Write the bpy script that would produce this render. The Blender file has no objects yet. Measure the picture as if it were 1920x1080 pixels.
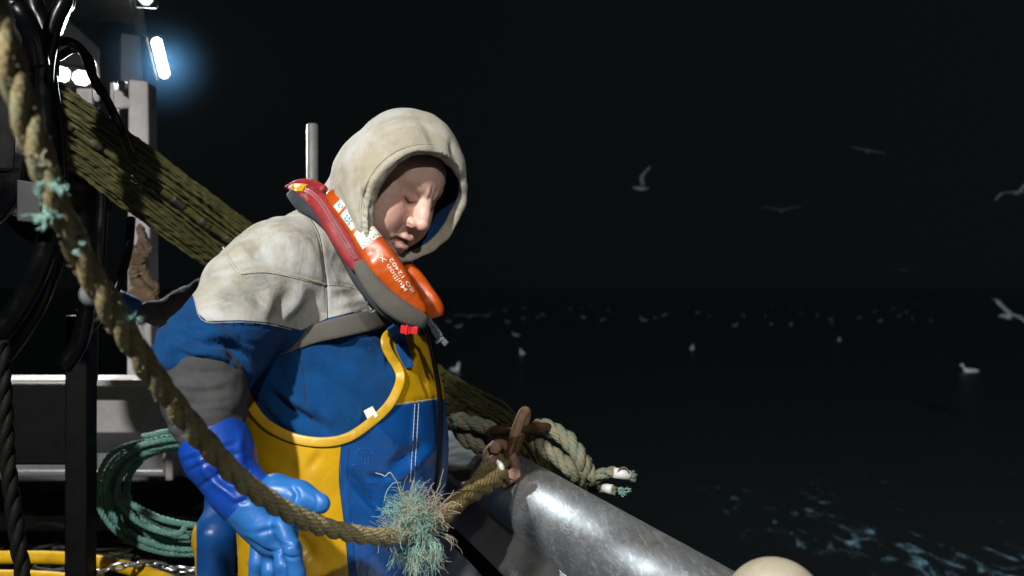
import bpy, bmesh, math, random
import numpy as np
from mathutils import Vector, Matrix
from mathutils.bvhtree import BVHTree

random.seed(7); RNG = np.random.default_rng(7)
SC = bpy.context.scene; COL = SC.collection
# ------------------------------------------------------------------ camera
CAMZ = 1.40; FPX = 1867.0
cd = bpy.data.cameras.new('camera'); cam = bpy.data.objects.new('camera', cd); COL.objects.link(cam)
cam.location = (0, 0, CAMZ); cam.rotation_euler = (math.radians(90), 0, 0)
cd.lens = 35.0; cd.sensor_width = 36.0; cd.clip_start = 0.05; cd.clip_end = 6000
cd.dof.use_dof = True; cd.dof.focus_distance = 1.9; cd.dof.aperture_fstop = 4.0
SC.camera = cam
SC.view_settings.view_transform = 'Standard'; SC.view_settings.look = 'None'
SC.view_settings.exposure = 0; SC.view_settings.gamma = 1
# ------------------------------------------------------------------ night sky
W = bpy.data.worlds.new('World'); SC.world = W; W.use_nodes = True
bg = W.node_tree.nodes['Background']; bg.inputs[0].default_value = (.0015, .0020, .0021, 1); bg.inputs[1].default_value = 1.0
# ------------------------------------------------------------------ lamps of the ship and an added rail fill
def spot(name, loc, aim, power, deg, rad=.08, col=(1, 1, 1), blend=.4):
    l = bpy.data.lights.new(name, 'SPOT'); l.energy = power; l.spot_size = math.radians(deg); l.spot_blend = blend
    l.shadow_soft_size = rad; l.color = col
    o = bpy.data.objects.new(name, l); COL.objects.link(o); o.location = loc
    o.rotation_euler = (Vector(aim) - Vector(loc)).to_track_quat('-Z', 'Y').to_euler(); return o
spot('added_rail_fill', (.75, -1.3, 3.3), (.12, 2.2, .80), 230, 23, .08, (1, .98, .945), .6)  # fill spot added to brighten the rail, shackle and knots
spot('deck_floodlight_beam', (-1.32, -1.0, 3.22), (-.2, 1.95, 1.2), 760, 100, .06, (1, .98, .945), .7)
spot('sea_floodlight_beam', (2.5, -4, 7), (12, 34, -1.2), 19000, 75, .2, (.86, .96, 1), .8)

# ------------------------------------------------------------------ helpers
def P(px, py, Y):
    return np.array([(px - 960) / FPX * Y, Y, CAMZ - (py - 540) / FPX * Y])
def PV(*a): return Vector(P(*a))
def proj(V):
    V = np.asarray(V); y = np.maximum(V[..., 1], 1e-3)
    return 960 + FPX * V[..., 0] / y, 540 - FPX * (V[..., 2] - CAMZ) / y
def put(o, parent=None):
    COL.objects.link(o)
    if parent is not None:
        o.parent = parent
        o.matrix_parent_inverse = Matrix.Translation(-Vector(parent.location)) if parent.type == 'EMPTY' else Matrix()
    return o
def tag(o, label=None, cat=None, group=None, kind=None):
    if label: o['label'] = label
    if cat: o['category'] = cat
    if group: o['group'] = group
    if kind: o['kind'] = kind
    return o
def empty(name, loc, label, cat, group=None):
    o = bpy.data.objects.new(name, None); COL.objects.link(o); o.location = loc; o.empty_display_size = .05
    return tag(o, label, cat, group)
def mesh_obj(name, V, F, mat=None, parent=None, smooth=True, uv=None, attrs=None):
    me = bpy.data.meshes.new(name)
    V = np.asarray(V, float)
    if isinstance(F, np.ndarray) and F.ndim == 2 and len(F):
        n, k = F.shape
        me.vertices.add(len(V)); me.vertices.foreach_set('co', V.astype(np.float32).ravel())
        me.loops.add(n * k); me.loops.foreach_set('vertex_index', F.astype(np.int32).ravel())
        me.polygons.add(n); me.polygons.foreach_set('loop_start', np.arange(0, n * k, k, dtype=np.int32))
        me.update(calc_edges=True)
    else:
        me.from_pydata([tuple(v) for v in V], [], [tuple(map(int, f)) for f in F])
    me.validate()
    if smooth: me.polygons.foreach_set('use_smooth', np.ones(len(me.polygons), bool))
    if uv is not None:
        l = me.uv_layers.new(name='UVMap'); vi = np.empty(len(me.loops), np.int32); me.loops.foreach_get('vertex_index', vi)
        l.data.foreach_set('uv', np.asarray(uv, np.float32)[vi].ravel())
    for k, a in (attrs or {}).items():
        at = me.attributes.new(k, 'FLOAT', 'POINT'); at.data.foreach_set('value', np.asarray(a, np.float32))
    me.update()
    o = bpy.data.objects.new(name, me)
    if mat: me.materials.append(mat)
    return put(o, parent)
class MB:
    "collects pieces of one mesh"
    def __init__(s): s.V = []; s.F = []; s.U = []; s.n = 0
    def add(s, V, F, U=None):
        V = np.asarray(V, float); s.V.append(V); s.F += [tuple(int(i) + s.n for i in f) for f in F]
        s.U.append(np.zeros((len(V), 2)) if U is None else np.asarray(U, float)); s.n += len(V); return s
    def build(s, name, mat, parent=None, smooth=True):
        return mesh_obj(name, np.concatenate(s.V), s.F, mat, parent, smooth, np.concatenate(s.U))
def spline(pts, n):
    "Catmull-Rom through rows of pts (any columns), n samples, roughly even"
    p = np.asarray(pts, float); q = np.vstack([2 * p[0] - p[1], p, 2 * p[-1] - p[-2]])
    out = []
    m = len(p) - 1; seg = 24
    for i in range(m):
        a, b, c, d = q[i:i + 4]
        for t in np.linspace(0, 1, seg, endpoint=False):
            out.append(.5 * (2 * b + (c - a) * t + (2 * a - 5 * b + 4 * c - d) * t * t + (3 * b - a - 3 * c + d) * t ** 3))
    out.append(p[-1]); out = np.array(out)
    L = np.r_[0, np.cumsum(np.linalg.norm(np.diff(out[:, :3], axis=0), axis=1))]
    s = np.linspace(0, L[-1], n)
    return np.stack([np.interp(s, L, out[:, k]) for k in range(out.shape[1])], 1)
def pxpath(pts, n):
    "pts: px,py,Y[,extra] -> world polyline (+extra)"
    pts = np.asarray(pts, float); w = np.array([P(*q[:3]) for q in pts])
    return spline(np.hstack([w, pts[:, 3:]]), n)
def nrm(a): return a / np.maximum(np.linalg.norm(a, axis=-1, keepdims=True), 1e-9)
def frames(C, up=(0.13, -.9, .4)):
    T = nrm(np.gradient(C, axis=0)); A = np.zeros_like(T); a = np.cross(T[0], up); a = a / np.linalg.norm(a)
    for i in range(len(T)):
        a = a - T[i] * a.dot(T[i]); a = a / np.linalg.norm(a); A[i] = a
    return T, A, np.cross(T, A)
def tube_geo(C, R, ns=8, caps=True, closed=False):
    C = np.asarray(C, float); n = len(C); R = np.broadcast_to(np.asarray(R, float), (n,))
    if closed:
        T = nrm(np.roll(C, -1, 0) - np.roll(C, 1, 0)); ctr = C.mean(0)
        _, _, vt = np.linalg.svd(C - ctr); N0 = vt[2]; A = nrm(np.cross(T, N0)); B = np.cross(T, A)
    else: T, A, B = frames(C)
    th = np.linspace(0, 2 * np.pi, ns, endpoint=False)
    V = C[:, None] + R[:, None, None] * (np.cos(th)[None, :, None] * A[:, None] + np.sin(th)[None, :, None] * B[:, None])
    F = []
    m = n if closed else n - 1
    for i in range(m):
        j = (i + 1) % n
        for k in range(ns):
            l = (k + 1) % ns; F.append((i * ns + k, i * ns + l, j * ns + l, j * ns + k))
    L = np.r_[0, np.cumsum(np.linalg.norm(np.diff(C, axis=0), axis=1))]
    U = np.stack([np.repeat(th[None] / 6.2832, n, 0), np.repeat(L[:, None], ns, 1)], -1).reshape(-1, 2)
    V = V.reshape(-1, 3)
    if caps and not closed:
        F.append(tuple(range(ns))[::-1]); F.append(tuple((n - 1) * ns + k for k in range(ns)))
    return V, F, U
def tube(name, C, R, mat, parent=None, ns=10, closed=False):
    V, F, U = tube_geo(C, R, ns, True, closed); return MB().add(V, F, U).build(name, mat, parent)
def rope_geo(C, R, pitch, ns=7, strands=3, jitter=.0, ph0=0.):
    "twisted strands along C (n,3); R scalar/array = overall radius"
    n = len(C); R = np.broadcast_to(np.asarray(R, float), (n,)); T, A, B = frames(C)
    L = np.r_[0, np.cumsum(np.linalg.norm(np.diff(C, axis=0), axis=1))]
    mb = MB()
    for s in range(strands):
        ph = ph0 + 2 * np.pi * (s / strands + L / pitch)
        c = C + (R * .46)[:, None] * (np.cos(ph)[:, None] * A + np.sin(ph)[:, None] * B)
        rr = R * .60 * (1 + jitter * np.interp(L, np.linspace(0, L[-1], max(4, int(L[-1] / .012))), RNG.normal(size=max(4, int(L[-1] / .012)))))
        mb.add(*tube_geo(c, rr, ns))
    return mb
def box_geo(lo, hi, rot=None, org=None):
    x0, y0, z0 = lo; x1, y1, z1 = hi
    V = np.array([(x, y, z) for x in (x0, x1) for y in (y0, y1) for z in (z0, z1)], float)
    F = [(0, 1, 3, 2), (4, 6, 7, 5), (0, 4, 5, 1), (2, 3, 7, 6), (0, 2, 6, 4), (1, 5, 7, 3)]
    if rot is not None: V = V @ np.asarray(rot).T
    if org is not None: V = V + np.asarray(org)
    return V, F
def bevel(o, w=.004, seg=2):
    m = o.modifiers.new('edge', 'BEVEL'); m.width = w; m.segments = seg; m.limit_method = 'ANGLE'; return o
def frame_rot(d, up=(0, 0, 1)):
    x = np.asarray(d, float); x = x / np.linalg.norm(x); y = np.cross(up, x); y = y / np.linalg.norm(y); return np.stack([x, y, np.cross(x, y)], 1)
def plate(name, a, b, c, d, th, mat, parent=None):
    "slab on quad a,b,c,d, thickened along its normal"
    q = np.array([a, b, c, d], float); n = np.cross(q[1] - q[0], q[3] - q[0]); n = n / np.linalg.norm(n) * th
    V = np.vstack([q, q + n]); F = [(3, 2, 1, 0), (4, 5, 6, 7)] + [(i, (i + 1) % 4, (i + 1) % 4 + 4, i + 4) for i in range(4)]
    return mesh_obj(name, V, F, mat, parent, False)

# ------------------------------------------------------------------ value noise and signed-distance sculpting
_LAT = RNG.random((32, 32, 32)) * 2 - 1
def vnoise(p):
    p = np.asarray(p); i = np.floor(p).astype(int); f = p - i; f = f * f * (3 - 2 * f); r = 0
    for dx in (0, 1):
        for dy in (0, 1):
            for dz in (0, 1):
                w = (f[..., 0] if dx else 1 - f[..., 0]) * (f[..., 1] if dy else 1 - f[..., 1]) * (f[..., 2] if dz else 1 - f[..., 2])
                r = r + w * _LAT[(i[..., 0] + dx) % 32, (i[..., 1] + dy) % 32, (i[..., 2] + dz) % 32]
    return r
def fbm(p, o=3):
    return sum(vnoise(p * 2 ** k + 7.3 * k) * .5 ** k for k in range(o))
class SDF:
    def __init__(s, lo, hi, h):
        s.lo = np.array(lo, float); s.h = h; n = np.ceil((np.array(hi) - s.lo) / h).astype(int) + 1
        s.ax = [s.lo[k] + h * np.arange(n[k]) for k in range(3)]
        s.f = np.full(n, 1.0, np.float32)
    def win(s, lo, hi):
        sl = []
        for k in range(3):
            a = int(np.clip(math.floor((lo[k] - s.lo[k]) / s.h), 0, len(s.ax[k]))); b = int(np.clip(math.ceil((hi[k] - s.lo[k]) / s.h) + 1, 0, len(s.ax[k]))); sl.append(slice(a, b))
        X = [s.ax[k][sl[k]] for k in range(3)]
        return tuple(sl), np.stack(np.broadcast_arrays(X[0][:, None, None], X[1][None, :, None], X[2][None, None, :]), -1)
    def comb(s, sl, d, k, mode):
        g = s.f[sl]
        if mode == 'u':
            if k > 0: h = np.maximum(k - np.abs(g - d), 0) / k; s.f[sl] = np.minimum(g, d) - h * h * k * .25
            else: s.f[sl] = np.minimum(g, d)
        else:
            d = -d
            if k > 0: h = np.maximum(k - np.abs(g - d), 0) / k; s.f[sl] = np.maximum(g, d) + h * h * k * .25
            else: s.f[sl] = np.maximum(g, d)
    def ell(s, c, r, k=.02, R=None, mode='u'):
        c = np.asarray(c, float); r = np.asarray(r, float) * np.ones(3); m = r.max() + k + 3 * s.h + .012
        sl, X = s.win(c - m, c + m)
        if X.size == 0: return s
        q = X - c
        if R is not None: q = q @ np.asarray(R)
        k0 = np.sqrt(((q / r) ** 2).sum(-1)); k1 = np.sqrt(((q / r ** 2) ** 2).sum(-1)); d = k0 * (k0 - 1) / np.maximum(k1, 1e-6)
        s.comb(sl, d, k, mode); return s
    def cap(s, a, b, ra, rb=None, k=.02, mode='u'):
        a = np.asarray(a, float); b = np.asarray(b, float); rb = ra if rb is None else rb; m = max(ra, rb) + k + 3 * s.h + .012
        sl, X = s.win(np.minimum(a, b) - m, np.maximum(a, b) + m)
        if X.size == 0: return s
        ab = b - a; t = np.clip(((X - a) @ ab) / max(ab @ ab, 1e-9), 0, 1)
        d = np.linalg.norm(X - a - t[..., None] * ab, axis=-1) - (ra + (rb - ra) * t)
        s.comb(sl, d, k, mode); return s
    def path(s, pts, rs, k=.01, mode='u', kin=None):
        rs = np.broadcast_to(np.asarray(rs, float), (len(pts),))
        for i in range(len(pts) - 1): s.cap(pts[i], pts[i + 1], rs[i], rs[i + 1], k, mode)
        return s
    def loft(s, zs, cx, cy, a, b, yaw, k=.03, grow=0.):
        "stack of ellipses: a along the body's right, b along its front"
        o = np.argsort(zs); zs = np.asarray(zs, float)[o]; cx, cy, a, b = [np.asarray(v, float)[o] for v in (cx, cy, a, b)]
        m = max(a.max(), b.max()) + k + .03 + grow
        sl, X = s.win((cx.min() - m, cy.min() - m, zs[0] - .05), (cx.max() + m, cy.max() + m, zs[-1] + .05))
        z = X[..., 2]; I = lambda v: np.interp(z, zs, v)
        f = (math.cos(yaw), math.sin(yaw)); qx = X[..., 0] - I(cx); qy = X[..., 1] - I(cy)
        u = qx * f[0] + qy * f[1]; v = qx * f[1] - qy * f[0]; aa = I(a) + grow; bb = I(b) + grow
        k0 = np.sqrt((v / aa) ** 2 + (u / bb) ** 2); k1 = np.sqrt((v / aa ** 2) ** 2 + (u / bb ** 2) ** 2)
        d = k0 * (k0 - 1) / np.maximum(k1, 1e-6)
        d = np.maximum(d, np.maximum(zs[0] - z, z - zs[-1])); s.comb(sl, d, k, 'u'); return s
    def mesh(s, smooth=2):
        f = s.f; ins = f < 0
        c8 = [(i, j, k) for i in (0, 1) for j in (0, 1) for k in (0, 1)]
        n = np.array(f.shape) - 1
        sub = lambda a, o: a[o[0]:o[0] + n[0], o[1]:o[1] + n[1], o[2]:o[2] + n[2]]
        cnt = sum(sub(ins, o).astype(np.int8) for o in c8)
        act = np.argwhere((cnt > 0) & (cnt < 8))
        vals = np.stack([f[act[:, 0] + o[0], act[:, 1] + o[1], act[:, 2] + o[2]] for o in c8], 1)
        acc = np.zeros((len(act), 3)); num = np.zeros(len(act))
        for a in range(8):
            for b in range(a + 1, 8):
                df = [abs(c8[a][k] - c8[b][k]) for k in range(3)]
                if sum(df) != 1: continue
                va, vb = vals[:, a], vals[:, b]; x = (va < 0) != (vb < 0)
                t = np.where(x, va / np.where(va == vb, 1, va - vb), 0)
                p = np.array(c8[a])[None] + t[:, None] * (np.array(c8[b]) - np.array(c8[a]))[None]
                acc += np.where(x[:, None], p, 0); num += x
        V = s.lo + s.h * (act + acc / num[:, None])
        idx = np.full(n, -1, np.int64); idx[tuple(act.T)] = np.arange(len(act))
        Q = []
        for ax in range(3):
            o1, o2 = [(1, 2), (2, 0), (0, 1)][ax]
            A = ins.take(range(0, f.shape[ax] - 1), ax); B = ins.take(range(1, f.shape[ax]), ax)
            e = np.argwhere(A != B)
            e = e[(e[:, o1] > 0) & (e[:, o2] > 0) & (e[:, o1] < n[o1]) & (e[:, o2] < n[o2])]
            sgn = ins[tuple(e.T)]
            def cell(d1, d2):
                c = e.copy(); c[:, o1] -= d1; c[:, o2] -= d2; return idx[tuple(c.T)]
            q = np.stack([cell(1, 1), cell(0, 1), cell(0, 0), cell(1, 0)], 1)
            q[~sgn] = q[~sgn][:, ::-1]; Q.append(q)
        F = np.concatenate(Q); F = F[(F >= 0).all(1)]
        for _ in range(smooth): V = lap(V, F)
        return V, F
def lap(V, F, w=.6):
    S = np.zeros_like(V); c = np.zeros(len(V))
    for a in range(4):
        for d in (1, 3):
            np.add.at(S, F[:, a], V[F[:, (a + d) % 4]]); np.add.at(c, F[:, a], 1)
    return V + w * (S / np.maximum(c, 1)[:, None] - V)
def vnormals(V, F):
    n = np.cross(V[F[:, 2]] - V[F[:, 0]], V[F[:, 3]] - V[F[:, 1]]); N = np.zeros_like(V)
    for a in range(4): np.add.at(N, F[:, a], n)
    return nrm(N)
def keep(V, F, mask):
    "faces whose vertices all pass, compacted"
    F = F[mask[F].all(1)]; u, inv = np.unique(F, return_inverse=True); return V[u], inv.reshape(F.shape), u
def polydist(px, py, line):
    "distance in px to an open polyline, plus the parameter along it 0..1"
    L = np.asarray(line, float); best = np.full(px.shape, 1e9); par = np.zeros(px.shape); seg = np.linalg.norm(np.diff(L, axis=0), axis=1); cum = np.r_[0, np.cumsum(seg)]
    for i in range(len(L) - 1):
        a, b = L[i], L[i + 1]; ab = b - a; t = np.clip(((px - a[0]) * ab[0] + (py - a[1]) * ab[1]) / (ab @ ab + 1e-9), 0, 1)
        d = np.hypot(px - a[0] - t * ab[0], py - a[1] - t * ab[1]); m = d < best; best = np.where(m, d, best); par = np.where(m, (cum[i] + t * seg[i]) / cum[-1], par)
    return best, par
def polysd(px, py, poly):
    "signed distance in px to a closed polygon, negative inside"
    L = np.asarray(poly, float); d, _ = polydist(px, py, np.vstack([L, L[:1]])); ins = np.zeros(px.shape, bool); n = len(L)
    for i in range(n):
        a, b = L[i], L[(i + 1) % n]
        c = ((a[1] > py) != (b[1] > py)) & (px < (b[0] - a[0]) * (py - a[1]) / (b[1] - a[1] + 1e-12) + a[0]); ins ^= c
    return np.where(ins, -d, d)
def crease(V, N, folds):
    "push cloth in or out along fold lines; only the side of the cloth the fold lies on"
    px, py = proj(V); dsp = np.zeros(len(V)); view = nrm(V - np.array([0, 0, CAMZ])); face = np.clip(-(N * view).sum(1) * 3 + .2, 0, 1)
    for line, w, amp in folds:
        L = spline(np.c_[np.asarray(line, float), np.zeros(len(line))], 24)[:, :2] if len(line) > 2 else np.asarray(line, float)
        m = (px > L[:, 0].min() - 4 * w) & (px < L[:, 0].max() + 4 * w) & (py > L[:, 1].min() - 4 * w) & (py < L[:, 1].max() + 4 * w)
        if not m.any(): continue
        d, t = polydist(px[m], py[m], L); env = np.sin(np.pi * np.clip(t * .94 + .03, 0, 1)) ** .6
        dsp[m] += amp * np.exp(-(d / w) ** 2) * env
    return V + N * (dsp * face)[:, None]
def bvh(V, F): return BVHTree.FromPolygons([tuple(v) for v in V], [tuple(map(int, f)) for f in F])
def surf(trees, px, py, default=1.9):
    "nearest surface depth along the line of sight through px,py"
    o = Vector((0, 0, CAMZ)); d = Vector(((px - 960) / FPX, 1, -(py - 540) / FPX)).normalized(); best = None
    for t in trees:
        h = t.ray_cast(o, d)
        if h[0] is not None and (best is None or h[0].y < best): best = h[0].y
    return default if best is None else best

# ------------------------------------------------------------------ materials
class NT:
    def __init__(s, name):
        s.m = bpy.data.materials.new(name); s.m.use_nodes = True; s.t = s.m.node_tree; s.b = s.t.nodes['Principled BSDF']; s.out = s.t.nodes['Material Output']
        s.tc = s.t.nodes.new('ShaderNodeTexCoord')
    def n(s, typ, **kw):
        o = s.t.nodes.new(typ)
        for k, v in kw.items(): setattr(o, k, v)
        return o
    def l(s, a, b): s.t.links.new(a, b)
    def noise(s, scale, detail=4, rough=.6, dist=0, vec=None, stretch=None, src='Object'):
        t = s.n('ShaderNodeTexNoise'); t.inputs['Scale'].default_value = scale; t.inputs['Detail'].default_value = detail; t.inputs['Roughness'].default_value = rough; t.inputs['Distortion'].default_value = dist
        v = vec or s.tc.outputs[src]
        if stretch:
            mp = s.n('ShaderNodeMapping'); mp.inputs['Scale'].default_value = stretch[:3]
            if len(stretch) > 3: mp.inputs['Rotation'].default_value = stretch[3:]
            s.l(v, mp.inputs['Vector']); v = mp.outputs[0]
        s.l(v, t.inputs['Vector']); return t.outputs['Fac']
    def ridge(s, scale, stretch=None, vec=None):
        t = s.n('ShaderNodeTexNoise', noise_type='RIDGED_MULTIFRACTAL'); t.inputs['Scale'].default_value = scale; t.inputs['Detail'].default_value = 3; t.inputs['Roughness'].default_value = .5; t.inputs['Distortion'].default_value = .6
        v = vec or s.tc.outputs['Object']
        if stretch: mp = s.n('ShaderNodeMapping'); mp.inputs['Scale'].default_value = stretch[:3]; mp.inputs['Rotation'].default_value = stretch[3:] if len(stretch) > 3 else (0, 0, 0); s.l(v, mp.inputs['Vector']); v = mp.outputs[0]
        s.l(v, t.inputs['Vector']); return t.outputs['Fac']
    def ramp(s, fac, stops):
        r = s.n('ShaderNodeValToRGB'); e = r.color_ramp.elements
        while len(e) < len(stops): e.new(.5)
        for i, (p, c) in enumerate(stops):
            e[i].position = p; e[i].color = (c, c, c, 1) if not hasattr(c, '__len__') else (*c[:3], 1)
        s.l(fac, r.inputs[0]); return r.outputs[0]
    def mix(s, fac, a, b, mode='MIX'):
        x = s.n('ShaderNodeMix', data_type='RGBA', blend_type=mode)
        for v, i in ((fac, 0), (a, 6), (b, 7)):
            if hasattr(v, 'links') or hasattr(v, 'is_linked'): s.l(v, x.inputs[i])
            elif i == 0: x.inputs[0].default_value = v
            else: x.inputs[i].default_value = (*v[:3], 1)
        return x.outputs[2]
    def math(s, op, a, b=0., c=None):
        x = s.n('ShaderNodeMath', operation=op)
        for i, v in enumerate((a, b, c)):
            if v is None: continue
            if hasattr(v, 'is_linked'): s.l(v, x.inputs[i])
            else: x.inputs[i].default_value = v
        return x.outputs[0]
    def attr(s, name): a = s.n('ShaderNodeAttribute'); a.attribute_name = name; return a.outputs['Fac']
    def step(s, v, w=.6):
        mr = s.n('ShaderNodeMapRange', interpolation_type='SMOOTHSTEP'); mr.inputs['From Min'].default_value = -w; mr.inputs['From Max'].default_value = w; s.l(v, mr.inputs['Value']); return mr.outputs[0]
    def bump(s, h, strength, dist=.002, prev=None):
        b = s.n('ShaderNodeBump'); b.inputs['Strength'].default_value = strength; b.inputs['Distance'].default_value = dist; s.l(h, b.inputs['Height'])
        if prev is not None: s.l(prev, b.inputs['Normal'])
        s.l(b.outputs[0], s.b.inputs['Normal']); return b.outputs[0]
    def set(s, **kw):
        for k, v in kw.items():
            i = s.b.inputs[k]
            if hasattr(v, 'is_linked'): s.l(v, i)
            elif hasattr(v, '__len__'): i.default_value = (*v[:3], 1)
            else: i.default_value = v
        return s
def simple(name, col, rough=.5, metal=0., col2=None, scale=12, bump=.15, bscale=60, bdist=.002, spec=.5, coat=0., src='Object', lo=.35, hi=.7):
    s = NT(name)
    n = s.noise(scale, 5, .65, .3, src=src)
    s.set(**{'Base Color': s.mix(s.ramp(n, [(lo, 0), (hi, 1)]), col, col2 or [c * .7 for c in col]), 'Metallic': metal, 'Specular IOR Level': spec, 'Coat Weight': coat})
    r = s.ramp(s.noise(scale * 2.3, 4), [(.3, max(rough - .12, .03)), (.75, min(rough + .15, 1))]); s.l(r, s.b.inputs['Roughness'])
    if bump: s.bump(s.noise(bscale, 4), bump, bdist)
    return s.m
M = {}
def fleece():
    s = NT('two tone sweatshirt fleece')
    z = s.step(s.attr('zone'), .7)
    st = s.ramp(s.noise(9, 6, .7, .6), [(.43, 0), (.60, .85), (.75, 1)]); st2 = s.ramp(s.noise(3.4, 3), [(.42, 0), (.64, 1)])
    st3 = s.ramp(s.noise(42, 4, .6), [(.60, 0), (.74, .6)])
    w = s.mix(st, (.49, .50, .485), (.34, .305, .23)); w = s.mix(s.math('MULTIPLY', st2, .5), w, (.39, .35, .25)); w = s.mix(s.math('MULTIPLY', st3, st), w, (.22, .19, .145))
    dk = s.ramp(s.noise(16, 5, .7, 1.2), [(.42, 0), (.66, .8)]); dk2 = s.step(s.attr('dirt'), .5); w = s.mix(s.math('MULTIPLY', dk2, s.math('ADD', s.math('MULTIPLY', dk, .75), .22)), w, (.13, .125, .105))
    sp = s.ramp(s.noise(240, 2, .5), [(.735, 0), (.76, .8)]); w = s.mix(s.math('MULTIPLY', sp, .8), w, (.10, .09, .07))
    b = s.mix(s.ramp(s.noise(14, 5), [(.35, 0), (.7, 1)]), (.003, .055, .185), (.003, .036, .115)); b = s.mix(s.ramp(s.noise(170, 2, .5), [(.76, 0), (.79, .9)]), b, (.25, .32, .40))
    s.set(**{'Base Color': s.mix(z, w, b), 'Roughness': .95, 'Sheen Weight': .04, 'Sheen Roughness': .6, 'Specular IOR Level': .1})
    e = s.bump(s.noise(420, 3, .7), .55, .0014); e = s.bump(s.noise(120, 3), .35, .002, e); e = s.bump(s.ridge(7, (1, 1, .55, .3, .2, 0)), .30, .006, e); s.bump(s.noise(34, 4), .3, .004, e)
    return s.m
def pvc(name, colA, colB=None, gloss=.28):
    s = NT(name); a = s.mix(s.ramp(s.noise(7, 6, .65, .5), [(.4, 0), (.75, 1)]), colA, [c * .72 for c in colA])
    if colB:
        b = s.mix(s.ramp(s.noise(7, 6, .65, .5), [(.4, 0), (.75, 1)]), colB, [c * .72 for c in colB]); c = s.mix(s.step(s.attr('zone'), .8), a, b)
        pass
    else: c = a
    d = s.ramp(s.noise(55, 5, .7, .4), [(.64, 0), (.72, .7)]); c = s.mix(s.math('MULTIPLY', d, .6), c, (.09, .06, .02))
    s.set(**{'Base Color': c, 'Roughness': s.ramp(s.noise(10, 5), [(.3, gloss), (.75, gloss + .2)]), 'Specular IOR Level': .5})
    e = s.bump(s.noise(300, 2), .15, .0008); e = s.bump(s.ridge(9, (1, 1, .7, .5, 0, .3)), .38, .006, e); s.bump(s.noise(22, 4, .55, .6), .5, .004, e)
    return s.m
def skin():
    s = NT('skin'); c = s.mix(s.ramp(s.noise(38, 5, .6), [(.35, 0), (.7, 1)]), (.76, .50, .41), (.65, .40, .32))
    c = s.mix(s.math('MULTIPLY', s.attr('red'), .8), c, (.50, .18, .14)); c = s.mix(s.attr('lip'), c, (.36, .135, .12)); c = s.mix(s.attr('hair_lip_shade'), c, (.035, .02, .014))
    st = s.math('MULTIPLY', s.attr('beard'), s.ramp(s.noise(700, 2, .5), [(.48, 0), (.60, 1)])); c = s.mix(s.math('MULTIPLY', st, .55), c, (.20, .12, .07)); c = s.mix(s.ramp(s.noise(130, 3, .6), [(.60, 0), (.72, .5)]), c, (.46, .20, .15))
    s.set(**{'Base Color': c, 'Roughness': s.ramp(s.noise(90, 4), [(.3, .36), (.7, .6)]), 'Specular IOR Level': .45, 'Subsurface Weight': .12, 'Subsurface Scale': .006}); s.b.inputs['Subsurface Radius'].default_value = (1, .35, .2)
    e = s.bump(s.noise(520, 3), .35, .0007); e = s.bump(s.noise(150, 4), .30, .0014, e); s.bump(s.ridge(60), .12, .0015, e); return s.m
def ropemat(name, c1, c2, c3, yarn=220, rough=.85):
    "fibre rope: fine yarns slanting across each strand"
    s = NT(name); uvm = s.n('ShaderNodeMapping'); s.l(s.tc.outputs['UV'], uvm.inputs['Vector']); uvm.inputs['Scale'].default_value = (6, 60, 1)
    wv = s.n('ShaderNodeTexWave', wave_type='BANDS', bands_direction='DIAGONAL'); wv.inputs['Scale'].default_value = .8; wv.inputs['Distortion'].default_value = 1.5; wv.inputs['Detail'].default_value = 2; s.l(uvm.outputs[0], wv.inputs['Vector'])
    c = s.mix(s.ramp(s.noise(14, 5, .65, .8), [(.42, 0), (.62, 1)]), c1, c2); c = s.mix(s.ramp(s.noise(30, 5, .7, .5), [(.52, 0), (.66, .95)]), c, c3)
    c = s.mix(s.ramp(s.noise(90, 4, .7), [(.5, 0), (.72, .8)]), c, [x * .5 for x in c1])
    s.set(**{'Base Color': c, 'Roughness': rough, 'Specular IOR Level': .35}); e = s.bump(wv.outputs['Fac'], .7, .0016); s.bump(s.noise(yarn, 3, .7), .8, .0025, e); return s.m
def netmat():
    s = NT('wet olive netting'); c = s.mix(s.ramp(s.noise(26, 5, .6), [(.35, 0), (.68, 1)]), (.088, .083, .025), (.044, .044, .015)); c = s.mix(s.ramp(s.noise(5, 3), [(.45, 0), (.62, .6)]), c, (.035, .038, .013))
    s.set(**{'Base Color': c, 'Roughness': .48, 'Specular IOR Level': .45}); e = s.bump(s.noise(300, 3), .6, .0014); s.bump(s.noise(70, 4), .4, .003, e); return s.m
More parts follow.
